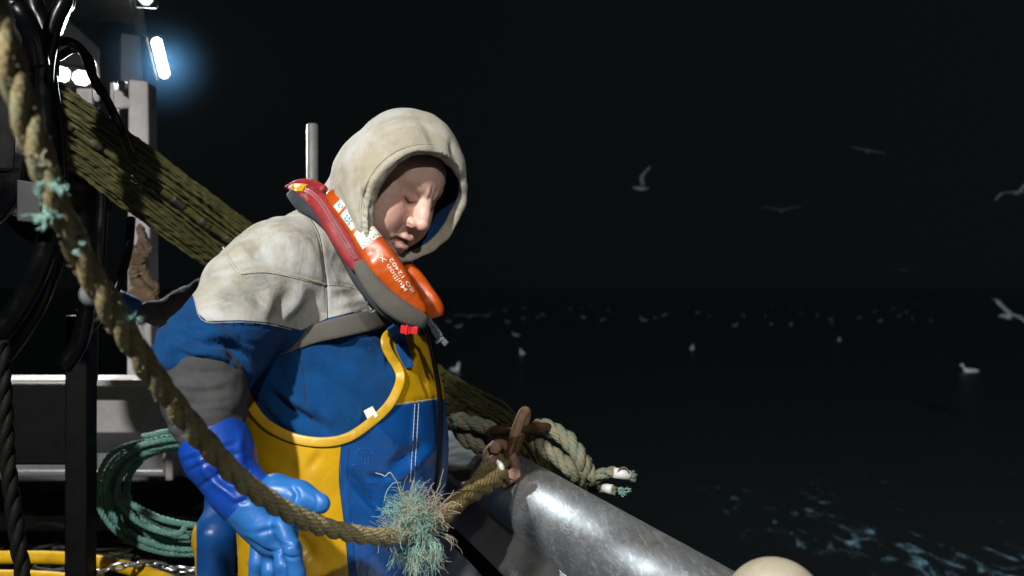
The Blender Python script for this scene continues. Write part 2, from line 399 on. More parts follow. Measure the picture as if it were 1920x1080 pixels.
def steel():
    s = NT('scuffed stainless steel'); v = s.tc.outputs['Object']
    sc = s.noise(3, 7, .75, 1.5, stretch=(30, 3, 30, 0, 0, .4)); sc2 = s.noise(4, 6, .75, 2.5, stretch=(9, 26, 9, .6, .2, -.5)); bl = s.noise(7, 6, .7, 1.0); bl2 = s.noise(26, 5, .7, .6)
    c = s.mix(s.ramp(bl, [(.35, 0), (.65, 1)]), (.42, .43, .43), (.25, .265, .285)); c = s.mix(s.ramp(bl2, [(.50, 0), (.68, .5)]), c, (.23, .205, .16)); c = s.mix(s.ramp(sc, [(.50, 0), (.62, .6)]), c, (.72, .73, .72)); c = s.mix(s.ramp(s.noise(11, 6, .75, 2), [(.60, 0), (.67, .8)]), c, (.22, .145, .075))
    s.set(**{'Base Color': c, 'Metallic': .8, 'Anisotropic': .0})
    fs = s.ramp(s.noise(160, 3, .7, 0, stretch=(.06, 1, 1, .3, 0, .5)), [(.55, 0), (.68, 1)]); fs2 = s.ramp(s.noise(210, 3, .7, 0, stretch=(1, .05, .6, 0, .4, -.9)), [(.60, 0), (.72, 1)])
    r = s.math('ADD', s.math('ADD', s.ramp(bl, [(.3, .46), (.7, .53)]), s.math('MULTIPLY', s.ramp(bl2, [(.45, 0), (.65, 1)]), .05)), s.math('MULTIPLY', fs, -.05))
    s.l(s.mix(s.math('MULTIPLY', fs2, .30), c, (.60, .61, .60)), s.b.inputs['Base Color']); s.l(r, s.b.inputs['Roughness'])
    e = s.bump(fs, .12, .0006); e = s.bump(sc2, .12, .001, e); s.bump(s.noise(4, 3), .15, .006, e); return s.m
def linkmat():
    s = NT('rusty link, wet below'); sx = s.n('ShaderNodeSeparateXYZ'); s.l(s.tc.outputs['Object'], sx.inputs[0]); wz = s.math('ADD', s.math('SUBTRACT', sx.outputs['Z'], 1.062), s.math('MULTIPLY', s.math('SUBTRACT', s.noise(60, 3), .5), .03)); d = s.step(wz, .006)
    a = s.mix(s.ramp(s.noise(34, 5), [(.35, 0), (.7, 1)]), (.42, .27, .17), (.24, .13, .075)); b = s.mix(s.ramp(s.noise(34, 5), [(.35, 0), (.7, 1)]), (.13, .065, .03), (.07, .035, .02)); s.set(**{'Base Color': s.mix(d, b, a), 'Metallic': .1}); s.l(s.math('ADD', s.math('MULTIPLY', d, .5), .16), s.b.inputs['Roughness']); s.bump(s.noise(70, 4), .8, .003); return s.m
def webmat(name, col):
    s = NT(name); mp = s.n('ShaderNodeMapping'); mp.inputs['Scale'].default_value = (1, 1, 1); s.l(s.tc.outputs['UV'], mp.inputs['Vector'])
    ck = s.n('ShaderNodeTexBrick'); ck.inputs['Scale'].default_value = 330; ck.inputs['Mortar Size'].default_value = .12; ck.inputs['Color1'].default_value = (1, 1, 1, 1); ck.inputs['Color2'].default_value = (.7, .7, .7, 1); ck.inputs['Mortar'].default_value = (0, 0, 0, 1); ck.inputs['Row Height'].default_value = .5; ck.inputs['Brick Width'].default_value = 1.
    s.l(mp.outputs[0], ck.inputs['Vector'])
    c = s.mix(ck.outputs['Color'], [x * .30 for x in col], col); c = s.mix(s.ramp(s.noise(20, 4), [(.4, 0), (.7, .6)]), c, [x * .6 for x in col])
    s.set(**{'Base Color': c, 'Roughness': .85, 'Specular IOR Level': .2}); s.bump(ck.outputs['Color'], .6, .0012); return s.m
def water():
    s = NT('dark sea water'); geo = s.n('ShaderNodeNewGeometry'); pos = geo.outputs['Position']
    n1 = s.noise(.55, 6, .6, .4, vec=pos, stretch=(1, 1.4, 1)); n2 = s.noise(3.2, 5, .6, .3, vec=pos)
    fm = s.noise(1.25, 9, .68, 1.1, vec=pos, stretch=(2.6, 1.1, 1, 0, 0, .5)); big = s.noise(.22, 3, .5, .4, vec=pos)
    sx = s.n('ShaderNodeSeparateXYZ'); s.l(pos, sx.inputs[0])
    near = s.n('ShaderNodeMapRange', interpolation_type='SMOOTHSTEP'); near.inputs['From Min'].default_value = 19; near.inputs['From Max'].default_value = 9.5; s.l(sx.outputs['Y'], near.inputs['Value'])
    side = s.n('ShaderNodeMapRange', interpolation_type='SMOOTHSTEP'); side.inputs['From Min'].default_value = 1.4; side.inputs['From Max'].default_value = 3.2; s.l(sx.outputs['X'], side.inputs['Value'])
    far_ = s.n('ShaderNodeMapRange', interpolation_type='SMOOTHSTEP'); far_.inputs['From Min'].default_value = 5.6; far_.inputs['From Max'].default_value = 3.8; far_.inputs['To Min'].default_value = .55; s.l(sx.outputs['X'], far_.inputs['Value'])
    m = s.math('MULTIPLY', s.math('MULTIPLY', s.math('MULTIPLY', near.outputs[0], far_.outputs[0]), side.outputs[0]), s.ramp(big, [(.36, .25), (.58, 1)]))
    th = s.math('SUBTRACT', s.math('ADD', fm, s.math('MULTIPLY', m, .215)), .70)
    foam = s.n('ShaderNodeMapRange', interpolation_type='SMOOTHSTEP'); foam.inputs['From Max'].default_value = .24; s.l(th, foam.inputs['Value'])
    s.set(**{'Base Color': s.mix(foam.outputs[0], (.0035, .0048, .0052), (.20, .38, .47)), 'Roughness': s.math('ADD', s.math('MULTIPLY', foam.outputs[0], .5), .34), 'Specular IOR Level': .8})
    e = s.bump(n1, .22, .5); e = s.bump(n2, .5, .08, e); s.bump(foam.outputs[0], .4, .05, e); return s.m
def emit(name, col, st):
    s = NT(name); s.set(**{'Base Color': (.8, .8, .8), 'Emission Color': col, 'Emission Strength': st}); return s.m
M['fleece'] = fleece(); M['bib'] = pvc('yellow and blue oilskin', (.60, .34, .006), (.003, .070, .28)); M['trim'] = pvc('yellow trim', (.58, .34, .012))
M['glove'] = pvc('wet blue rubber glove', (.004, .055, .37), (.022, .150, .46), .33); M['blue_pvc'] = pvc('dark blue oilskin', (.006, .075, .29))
M['skin'] = skin(); M['grey_sleeve'] = simple('grey undershirt', (.072, .072, .073), .95, 0, (.045, .046, .05), 20, .5, 420, .0014, .1)
M['grey_second'] = simple('dull grey jersey', (.17, .155, .17), .95, 0, None, 20, .4, 300, .0014, .1)
M['lining'] = simple('navy hood lining', (.004, .014, .06), .95, 0, (.002, .008, .035), 30, .5, 400, .0015, .1)
def cover():
    s = NT('orange jacket cover'); c = s.mix(s.ramp(s.noise(16, 5, .65, .3), [(.35, 0), (.7, 1)]), (.52, .085, .005), (.36, .048, .004)); c = s.mix(s.ramp(s.noise(60, 5, .7), [(.6, 0), (.74, .7)]), c, (.22, .05, .015))
    s.set(**{'Base Color': c, 'Roughness': s.ramp(s.noise(20, 4), [(.3, .27), (.75, .5)])}); e = s.bump(s.noise(330, 2), .15, .0007); e = s.bump(s.ridge(17, (1, 1, 1)), .55, .005, e); s.bump(s.noise(13, 3), .5, .006, e); return s.m
M['orange'] = cover(); M['orange_plain'] = simple('orange jacket cover', (.60, .105, .006), .36, 0, (.44, .06, .005), 16, .45, 16, .006)
M['red'] = simple('dirty red jacket fabric', (.33, .022, .028), .62, 0, (.17, .014, .018), 26, .4, 220, .0015); M['red_plastic'] = simple('red plastic clip', (.62, .02, .03), .3)
M['zip'] = simple('pinkish zip teeth', (.55, .20, .21), .4); M['yellow_bladder'] = simple('yellow bladder', (.75, .42, .01), .5)
M['navy'] = simple('dark navy fabric', (.035, .045, .055), .8, 0, None, 30, .3, 260, .0012); M['black'] = simple('black rubber', (.0012, .0014, .0018), .30, 0, (.002, .0022, .0026), 10, .2, 60, .002, .22)
M['label'] = simple('dirty white label', (.66, .66, .55), .5, 0, (.50, .46, .27), 34, .1, 60, .001, lo=.5, hi=.75); M['ink_blue'] = simple('blue print', (.02, .22, .50), .5, bump=0); M['ink_grey'] = simple('grey print', (.12, .12, .13), .5, bump=0); M['ink_teal'] = simple('teal print', (.02, .32, .38), .5, bump=0); M['ink_white'] = simple('worn white print', (.75, .66, .56), .6, 0, (.68, .25, .08), 90, 0, lo=.5, hi=.65)
M['web'] = webmat('grey webbing', (.20, .185, .16)); M['buckle'] = simple('worn grey buckle', (.12, .13, .14), .35)
M['rope'] = ropemat('muddy hauling rope', (.40, .315, .16), (.25, .215, .105), (.28, .34, .22)); M['rope_eye'] = ropemat('olive rope eye', (.23, .175, .065), (.15, .115, .04), (.21, .18, .09), 160, .7)
M['rope_green'] = ropemat('pale green beige rope', (.27, .245, .16), (.175, .18, .115), (.10, .23, .19)); M['rope_teal'] = ropemat('teal coil rope', (.16, .34, .285), (.10, .26, .225), (.20, .36, .30), 200, .7)
M['rope_brown'] = ropemat('brown worn rope', (.16, .105, .06), (.10, .07, .045), (.22, .18, .13), 200, .9); M['strap_blue'] = webmat('blue strap webbing', (.010, .115, .40)); M['thread'] = simple('pale thread', (.50, .55, .58), .8, bump=0); M['thread_groove_dark'] = simple('dark thread and groove shade', (.022, .020, .016), .8, bump=0); M['piping'] = simple('cream seam piping', (.50, .47, .38), .9, 0, (.36, .32, .22), 20, .3, 300); M['fray_teal'] = simple('teal frayed fibre', (.36, .58, .50), .8, 0, (.20, .40, .35), 25, 0); M['fray_tan'] = simple('tan frayed fibre', (.50, .45, .32), .85, 0, (.28, .29, .20), 25, 0); M['fray_pale'] = simple('pale frayed fibre', (.55, .47, .42), .8, 0, None, 25, 0)
M['net'] = netmat(); M['tar'] = simple('tarred rope', (.005, .005, .0045), .7, 0, None, 40, .6, 160, .002, .15); M['net_dark'] = simple('dark float wrap', (.020, .021, .012), .6, 0, None, 40, .6, 160)
M['steel'] = steel(); M['steel_dark'] = simple('dull bulwark steel', (.27, .275, .275), .42, .75, (.17, .175, .175), 5, .3, 30, .003, lo=.3); M['rust'] = simple('rusty iron', (.34, .205, .14), .65, .1, (.16, .085, .055), 34, .8, 70, .003); M['rust_wet'] = simple('wet dark iron', (.060, .032, .018), .16, .25, (.10, .05, .025), 34, .5, 60, .002)
M['cream'] = simple('cream plastic', (.42, .385, .30), .45, 0, (.34, .30, .20), 18, .2, 60); M['tape'] = simple('white tape', (.8, .8, .78), .4)
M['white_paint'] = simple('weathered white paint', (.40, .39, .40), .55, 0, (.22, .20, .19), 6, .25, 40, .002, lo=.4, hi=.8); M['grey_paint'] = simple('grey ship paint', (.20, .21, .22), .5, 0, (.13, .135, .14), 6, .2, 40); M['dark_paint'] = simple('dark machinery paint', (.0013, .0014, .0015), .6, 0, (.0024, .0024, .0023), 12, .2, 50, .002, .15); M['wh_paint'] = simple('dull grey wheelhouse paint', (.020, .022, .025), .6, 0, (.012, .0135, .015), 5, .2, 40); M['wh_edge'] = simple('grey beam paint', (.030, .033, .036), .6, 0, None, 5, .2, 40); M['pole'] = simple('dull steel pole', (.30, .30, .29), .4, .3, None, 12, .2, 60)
M['galv'] = simple('galvanised chain', (.55, .56, .57), .3, .85); M['yellow_hose'] = simple('yellow hose', (.72, .44, .008), .38, 0, (.48, .28, .006), 14, .2, 60); M['plank'] = simple('brown stained board', (.10, .085, .065), .8, 0, None, 8, .3, 60)
M['water'] = water(); M['gull'] = simple('gull plumage', (.85, .87, .87), .8, 0, (.62, .64, .66), 9, 0); M['gull_dim'] = simple('gull plumage with night shade', (.10, .112, .116), .9, 0, (.05, .057, .06), 9, 0); M['gull_grey'] = simple('gull grey wing', (.42, .45, .48), .8, 0, None, 9, 0); M['beak'] = simple('gull beak', (.5, .33, .05), .6, bump=0)  # flying gulls: dimness of the night put into their plumage colour
M['deck'] = simple('wet dark deck', (.045, .05, .048), .35, 0, (.03, .032, .03), 5, .3, 40)
M['lamp'] = emit('lit lamp glass', (1, .985, .95), 14); M['lamp_dim'] = emit('dim lamp glass', (.9, .95, 1), 1.2); M['lamp_warm'] = emit('lit flood glass', (1, .93, .80), 9); M['boot'] = simple('rubber boot', (.02, .03, .025), .4)

# ------------------------------------------------------------------ water and deck
def grid_sheet(name, x0, x1, y0, y1, z, mat, kind='structure'):
    o = mesh_obj(name, [(x0, y0, z), (x1, y0, z), (x1, y1, z), (x0, y1, z)], [(0, 1, 2, 3)], mat, None, False); o['kind'] = kind; return o
WZ = -1.25
grid_sheet('water', -2500, 2500, -300, 4500, WZ, M['water'])
RA = np.array([0, 2.45, .905]); RD = nrm(np.array([-.30, 1., 0.])); RN = np.array([RD[1], -RD[0], 0])   # rail axis, direction aft, outboard
def rail(t, out=0., z=None): q = RA + RD * t + RN * out; q = q.copy(); q[2] = RA[2] if z is None else z; return q
dk = [rail(-5, -.12, 0), rail(1.35, -.12, 0), rail(1.35, -4.2, 0), rail(-5, -4.2, 0)]
o = plate('deck', *dk, -.06, M['deck']); o['kind'] = 'structure'
# ------------------------------------------------------------------ the fisherman
YAW = math.radians(-30); FW = np.array([math.cos(YAW), math.sin(YAW), 0]); RT = np.array([math.sin(YAW), -math.cos(YAW), 0])
man = empty('person', (-.33, 1.98, 0), 'hooded fisherman in white and blue sweatshirt and yellow bib overalls looking down at the rope', 'person')
LOFT = [(1.50, 606, .115, .085), (1.465, 590, .165, .105), (1.43, 590, .192, .128), (1.38, 604, .198, .148), (1.30, 622, .200, .160), (1.20, 640, .202, .172), (1.10, 646, .202, .176), (1.0, 646, .198, .170), (.90, 642, .192, .160), (.82, 642, .185, .15)]
def loftargs(): 
    z = [r[0] for r in LOFT]; c = [P(r[1], 540, 1.95) for r in LOFT]; return z, [q[0] for q in c], [q[1] for q in c], [r[2] for r in LOFT], [r[3] for r in LOFT]
SH_R, EL_R, WR_R = P(522, 505, 1.80), P(402, 655, 1.665), P(398, 815, 1.575)
SH_L, EL_L, WR_L = P(690, 490, 2.10), P(705, 690, 2.20), P(730, 800, 2.16)
def body_sdf(s, g, arms=True, legs=False):
    s.loft(*loftargs(), YAW, .04, g)
    if arms:
        s.cap(SH_R, P(600, 470, 1.92), .070 + g, .07 + g, .05); s.cap(SH_L, P(600, 470, 1.96), .075 + g, .07 + g, .05)
    if legs:
        for sd in (1, -1):
            hp = np.array([P(642, 540, 1.95)[0], 1.95, .86]) + RT * .09 * sd; kn = np.array([hp[0] + .03, hp[1], .48]); an = np.array([hp[0] - .01, hp[1], .10])
            s.cap(hp, kn, .098 + g, .075 + g, .04); s.cap(kn, an, .075 + g, .062 + g, .03)
# head, sculpted in its own axes (x forward, y left, z up), then set on the neck
hy, hp_, hr = math.radians(-34), .56, -.17
def rotm(y, p, r):
    cy, sy, cp, sp, cr, sr = math.cos(y), math.sin(y), math.cos(p), math.sin(p), math.cos(r), math.sin(r)
    return np.array([[cy, -sy, 0], [sy, cy, 0], [0, 0, 1]]) @ np.array([[cp, 0, sp], [0, 1, 0], [-sp, 0, cp]]) @ np.array([[1, 0, 0], [0, cr, -sr], [0, sr, cr]])
HR = rotm(hy, hp_, hr); HO = np.array([-.2225, 1.85, 1.6045]); HS = .99
def H2W(p): return (np.asarray(p, float) * HS) @ HR.T + HO
h = SDF((-.13, -.105, -.21), (.15, .105, .15), .0017)
h.ell((-.004, 0, .022), (.086, .073, .076), .02).ell((.028, 0, -.03), (.060, .060, .085), .04).ell((.044, 0, .033), (.046, .058, .044), .03)
h.cap((-.02, 0, -.06), (-.07, 0, -.21), .056, .062, .03)
for y in (-1, 1):
    h.cap((.0, .056 * y, -.06), (.066, .020 * y, -.106), .018, .018, .03)
    h.ell((.050, .048 * y, -.036), (.034, .030, .034), .028).ell((.044, .046 * y, -.073), (.036, .032, .034), .03).ell((.018, .058 * y, -.050), (.042, .024, .050), .03).ell((.066, .036 * y, -.056), (.024, .026, .030), .026)
    h.cap((.0850, .009 * y, .016), (.0715, .043 * y, .0205), .0115, .0100, .010)
    h.ell((-.008, .077 * y, -.008), (.022, .010, .032), .008)
h.ell((.078, 0, -.110), (.018, .022, .014), .022).ell((.066, 0, -.074), (.030, .033, .032), .024)
for y in (-1, 1):
    h.ell((.097, .031 * y, -.003), (.013, .018, .0105), .014, mode='s')
    h.ell((.0715, .0325 * y, -.0025), (.0165, .0180, .0145), .005)
h.path([(.088, 0, .010), (.0965, 0, -.006), (.106, 0, -.023), (.1125, 0, -.035)], [.0080, .0092, .0108, .0112], .012)
h.ell((.1135, 0, -.0380), (.0118, .0115, .0108), .006)
for y in (-1, 1):
    h.ell((.1005, .0150 * y, -.0435), (.0130, .0090, .0090), .006)
    h.ell((.1060, .0078 * y, -.0510), (.0062, .0040, .0050), .002, mode='s')
# pursed, slightly open lips
h.path([(.0925, -.0200, -.0775), (.1000, -.0095, -.0735), (.1025, 0, -.0745), (.1000, .0095, -.0735), (.0925, .0200, -.0775)], [.0030, .0056, .0060, .0056, .0030], .008)
h.path([(.0915, -.0185, -.0855), (.0990, -.008, -.0905), (.1010, 0, -.0915), (.0990, .008, -.0905), (.0915, .0185, -.0855)], [.0030, .0060, .0068, .0060, .0030], .008)
HV, HF = h.mesh(1); hvN = vnormals(HV, HF)
def furrow(line, w):
    d, t_ = polydist(HV0[:, 1], HV0[:, 2], line); return np.exp(-(d / w) ** 2) * (HV0[:, 0] > .03) * np.sin(np.pi * np.clip(t_ * .9 + .05, 0, 1)) ** .5
HV0 = HV.copy(); dsp = fbm(HV * 60, 2) * .0004; lidl = np.zeros(len(HV)); mouthl = furrow([(-.023, -.0822), (-.010, -.0806), (0, -.0812), (.010, -.0800), (.023, -.0825)], .0040)
for y in (-1, 1):
    L1 = spline(np.c_[[(.0165 * y, -.0070), (.024 * y, -.0118), (.034 * y, -.0128), (.047 * y, -.0070)], np.zeros(4)], 20)[:, :2]
    lidl = np.maximum(lidl, furrow(L1, .0023)); dsp -= .0026 * furrow(L1, .0022)
    dsp -= .0014 * furrow([(.017 * y, .0025), (.028 * y, .0070), (.044 * y, .0030)], .0024)
    dsp -= .0012 * furrow([(.018 * y, -.0180), (.030 * y, -.0230), (.044 * y, -.0165)], .0045)
    dsp -= .0028 * furrow([(.0185 * y, -.0440), (.0255 * y, -.0560), (.0310 * y, -.0760)], .0050)
    dsp -= .0022 * furrow([(.024 * y, -.0810), (.0275 * y, -.0900)], .0045)
    dsp += .0022 * furrow([(.0275 * y, -.070), (.034 * y, -.085)], .006)
    dsp -= .0014 * furrow([(.0055 * y, .008), (.0080 * y, .030)], .0024) - .0014 * furrow([(.012 * y, .010), (.0150 * y, .030)], .0045)
    dsp -= .0010 * furrow([(.046 * y, -.003), (.056 * y, -.001)], .0018) + .0008 * furrow([(.046 * y, -.009), (.057 * y, -.012)], .0018)
    dsp -= .0016 * furrow([(.0245 * y, -.036), (.0255 * y, -.044), (.0205 * y, -.050)], .0022)
dsp -= .0075 * mouthl + .0012 * furrow([(0, -.057), (0, -.069)], .0030) + .0018 * furrow([(-.02, -.099), (0, -.1005), (.02, -.099)], .0055)
HV = HV + hvN * dsp[:, None]
def near(V, pts, r): return np.exp(-np.min([((V - np.array(p)) ** 2).sum(1) for p in pts], axis=0) / r ** 2)
lipp = [(.0945 + .009 * (1 - (t / 19) ** 2), t / 1000, zz) for t in range(-18, 19, 3) for zz in (-.0755, -.0895)]
lip = np.clip(near(HV, lipp, .0058) * 1.5 - .25, 0, 1)
red = np.clip(near(HV, [(.075, -.046, -.035), (.075, .046, -.035), (.05, -.06, -.03)], .024) * .8 + near(HV, [(.118, 0, -.045), (.108, -.012, -.05)], .014) * .8 + near(HV, [(.06, -.05, -.005)], .02) * .5, 0, 1)
brow = near(HV, [(.0925 - .016 * (k / 6) ** 2, s * (.014 + .005 * k), .017 + .001 * min(k, 4)) for k in range(7) for s in (-1, 1)], .0050) * .26
lash = np.maximum(lidl, 0)
hair_lip_shade = np.clip(brow + lash * 1.15 + mouthl * .95 + np.clip((HV[:, 2] - .055 + .6 * np.clip(.06 - HV[:, 0], 0, 1)) * 14, 0, .55) * (HV[:, 2] > .02), 0, 1)  # brow, lashes and scalp, plus shade painted into the gap between the lips
beard = np.clip(near(HV, [(.09, 0, -.062), (.09, .02, -.068), (.09, -.02, -.068), (.08, .03, -.09), (.08, -.03, -.09), (.085, 0, -.105), (.05, -.05, -.095), (.05, .05, -.095)], .018) * 1.2, 0, 1) * (1 - lip)
b = SDF((-.75, 1.45, 0), (.05, 2.45, 1.60), .012)
body_sdf(b, -.02, True, True)
b.cap(SH_R, EL_R, .055, .045, .02).cap(EL_R, WR_R, .043, .030, .02).cap(SH_L, EL_L, .055, .045, .02).cap(EL_L, WR_L, .043, .03, .02).cap(P(600, 470, 1.94), H2W((-.05, 0, -.14)), .07, .055, .04)
BV, BF = b.mesh(2)
nb = len(BV); WV = np.vstack([BV, H2W(HV)]); Z0 = np.zeros(nb)
mesh_obj('body', WV, np.vstack([BF, HF + nb]), M['skin'], man, attrs={'lip': np.r_[Z0, lip], 'red': np.r_[Z0, red], 'hair_lip_shade': np.r_[Z0, hair_lip_shade], 'beard': np.r_[Z0, beard]})
# hood: a shell around the head, open along a rim that runs round the face
RIM = [(712, 462, 1.775), (694, 437, 1.755), (688, 408, 1.745), (692, 375, 1.735), (704, 345, 1.723), (724, 318, 1.718), (748, 299, 1.72), (778, 287, 1.73), (810, 288, 1.752), (838, 304, 1.792), (858, 330, 1.82), (866, 366, 1.852), (858, 404, 1.872), (838, 438, 1.884), (808, 462, 1.882), (772, 477, 1.862), (738, 478, 1.825)]
rw = np.array([P(*q) for q in RIM]); rc = rw.mean(0)
_, _, vt = np.linalg.svd(rw - rc); hn = vt[2] * (1 if vt[2][1] < 0 else -1); hu, hv = vt[0], vt[1]
def plane(X): q = X - rc; return q @ hu, q @ hv, q @ hn
ru, rv, rn = plane(rw)
Aq = lambda u, v: np.stack([np.ones_like(u), u, v, u * u, u * v, v * v], -1)
qc = np.linalg.lstsq(Aq(ru, rv), rn, rcond=None)[0]
rth = np.arctan2(rv, ru); rr = np.hypot(ru, rv); oo = np.argsort(rth)
tt = np.r_[rth[oo] - 2 * np.pi, rth[oo], rth[oo] + 2 * np.pi]; rrr = np.r_[rr[oo], rr[oo], rr[oo]]
tg = np.linspace(-np.pi, np.pi, 361); rs_ = np.interp(tg, tt, rrr); rs_ = np.convolve(np.r_[rs_[-13:-1], rs_, rs_[1:13]], np.hanning(15) / np.hanning(15).sum(), 'same')[12:-12]
hd = SDF((-.42, 1.66, 1.40), (-.05, 2.12, 1.78), .0028)
hd.path([P(763, 306, 1.848), P(722, 350, 1.875), P(676, 412, 1.915), P(655, 455, 1.93)], [.1015, .096, .090, .104], .02)
hd.path([P(676, 366, 1.785), P(685, 398, 1.772), P(698, 426, 1.765), P(710, 452, 1.775)], [.028, .0245, .0235, .021], .03)
X = np.stack(np.meshgrid(*hd.ax, indexing='ij'), -1)
u, v, w = plane(X); wr = (Aq(u, v) @ qc).astype(np.float32); t = wr - w; rho = np.hypot(u, v); th = np.arctan2(v, u)
rim_d = rho - np.interp(th, tg, rs_)
rpx, rpy = proj(rw); near_r = np.clip((835 - rpx) / 90, 0, 1) * np.clip((470 - rpy) / 60 + .3, 0, 1); nr_ = np.interp(tg, tt, np.r_[near_r[oo], near_r[oo], near_r[oo]])
pr = np.maximum(rim_d - .0035 - .0065 * np.interp(th, tg, nr_) - .018 * np.clip(t / .08, 0, 1) ** .8, np.maximum(-(t + .05), t - .12))
g = hd.f; k = .035; hh = np.maximum(k - np.abs(g - pr), 0) / k; solid = np.minimum(g, pr) - hh * hh * k * .25
cav = np.maximum(solid + .011, -( (X - H2W((-.02, 0, -.17))) @ nrm(H2W((0, 0, 1)) - H2W((0, 0, 0)))))
fr = -t + .004 * np.sin(th * 9) * .4
hd.f = np.maximum(np.maximum(solid, -cav), fr).astype(np.float32)
# rolled hem with gathers
hem = []
for a in np.linspace(-np.pi, np.pi, 150, endpoint=False):
    r0 = np.interp(a, tg, rs_) + .004; uu, vv = r0 * math.cos(a), r0 * math.sin(a); ww = float(Aq(np.array([uu]), np.array([vv]))[0] @ qc) - .006
    hem.append(rc + hu * uu + hv * vv + hn * ww)
hem = np.array(hem); hpx, hpy = proj(hem); nearside = np.clip((800 - hpx) / 90, 0, 1) * np.clip((455 - hpy) / 60 + .6, 0, 1)
hem_r = .0042 + .0068 * nearside + .0014 * nearside * np.sin(np.arange(150) * 1.55 + 2.0 * np.sin(np.arange(150) * .31)) + .0006 * np.sin(np.arange(150) * .8)
for i in range(150):
    j = (i + 1) % 150; hd.cap(hem[i], hem[j], hem_r[i], hem_r[j], .006)
V, F = hd.mesh(2); N = vnormals(V, F)
gi = np.clip(np.rint((V - hd.lo) / hd.h).astype(int), 0, np.array(solid.shape) - 1); depth_in = solid[gi[:, 0], gi[:, 1], gi[:, 2]]
V = V + N * (fbm(V * 22, 2) * .0022)[:, None]
HOODF = [([(676, 318), (672, 345), (676, 385), (690, 440)], 7, -.007), ([(655, 300), (662, 350), (668, 400)], 13, .005), ([(640, 315), (630, 345)], 8, -.004), ([(700, 230), (690, 270), (655, 330)], 14, -.003), ([(780, 215), (800, 240), (825, 290)], 8, -.003), ([(845, 262), (850, 290), (862, 318)], 5, -.004), ([(715, 285), (745, 262), (790, 255)], 12, .003), ([(700, 330), (672, 362)], 6, .004), ([(620, 330), (650, 400), (680, 450)], 8, -.004)]
V = crease(V, N, HOODF)
u, v, w = plane(V); tv = Aq(u, v) @ qc - w; th = np.arctan2(v, u); hx, hy_ = proj(V); nm = np.clip((815 - hx) / 60, 0, 1) * (depth_in > -.006) * (tv > -.02)
V = V + N * (nm * (-.0058 * np.exp(-((tv - .024) / .0032) ** 2) + .0022 * np.exp(-((tv - .012) / .008) ** 2) + .0013 * np.sin(th * 62 + 3 * np.sin(th * 9)) * np.exp(-((tv - .014) / .010) ** 2) * np.clip((360 - hy_) / -60 + .4, .15, 1)))[:, None]
u, v, w = plane(V); tv = Aq(u, v) @ qc - w; rho = np.hypot(u, v); th = np.arctan2(v, u)
cen = H2W((0.01, 0, 0)); inward = (N * nrm(cen - V)).sum(1)
hoodb = bvh(V, F)
zone = np.where((depth_in < -.0062) & (tv > .006), 4., -4.)
def dirt(V, spots, base=-1.):
    px, py = proj(V); d = np.full(len(V), base)
    for x, y, r, a in spots: d = np.maximum(d, a - (np.hypot(px - x, py - y) / r) ** 1.3)
    return d
mesh_obj('hood', V, F, M['fleece'], man, attrs={'zone': zone, 'dirt': dirt(V, [(800, 280, 60, .3), (835, 320, 40, .4), (720, 270, 40, .0)])})
hood_o = bpy.data.objects['hood']; hs_ = []
for a in np.linspace(-np.pi, np.pi, 240, endpoint=False):
    r0 = np.interp(a, tg, rs_) + .016; uu, vv = r0 * math.cos(a), r0 * math.sin(a); ww = float(Aq(np.array([uu]), np.array([vv]))[0] @ qc) - .026; q = rc + hu * uu + hv * vv + hn * ww; qx, qy = proj(q)
    if qx < 815 and qy < 425: hs_.append((float(qx), float(qy)))
hs_ = sorted(hs_, key=lambda q: math.atan2(q[1] - 400, q[0] - 775) % (2 * math.pi))
hp3 = np.array([P(x, y, surf([hoodb], x, y) + .0001) for x, y in hs_]); ok_ = np.r_[True, np.linalg.norm(np.diff(hp3, axis=0), axis=1) < .012]; hp3 = hp3[ok_]
tube('hem_stitching', spline(hp3, 260), .0007 + .0003 * (np.arange(260) % 4 < 2), M['piping'], hood_o, 5)
# sweatshirt: trunk and both sleeves in one
s = SDF((-.68, 1.50, .96), (-.02, 2.36, 1.60), .0046)
body_sdf(s, .010)
s.path([SH_R, P(470, 562, 1.735), EL_R], [.080, .080, .078], .05).cap(P(418, 628, 1.68), P(376, 672, 1.625), .078, .078, .03)
s.path([SH_L, EL_L, WR_L], [.08, .075, .055], .04)
s.cap(P(640, 470, 1.90), P(665, 400, 1.90), .09, .075, .04)
V, F = s.mesh(3); N = vnormals(V, F)
px, py = proj(V); slv = np.clip((py - 585) / 30, 0, 1) * np.clip((505 - px) / 40, 0, 1); tum = np.clip((py - 600) / 40, 0, 1) * (1 - slv)
rg = np.abs(vnoise(V * np.array([13, 13, 34]) + np.outer(V[:, 0], (0, 0, 16)) + 5)) ** .6; rg2 = np.abs(vnoise(V * np.array([11, 11, 17]) + np.outer(V[:, 0], (0, 0, 12)) + 9)) ** .6
V = V + N * (fbm(V * 13, 3) * .0045 + slv * .016 * (rg - .5) + tum * .007 * (rg2 - .5) + (1 - slv) * (1 - tum) * .0035 * (rg2 - .5))[:, None]; V = lap(V, F, .5); N = vnormals(V, F)
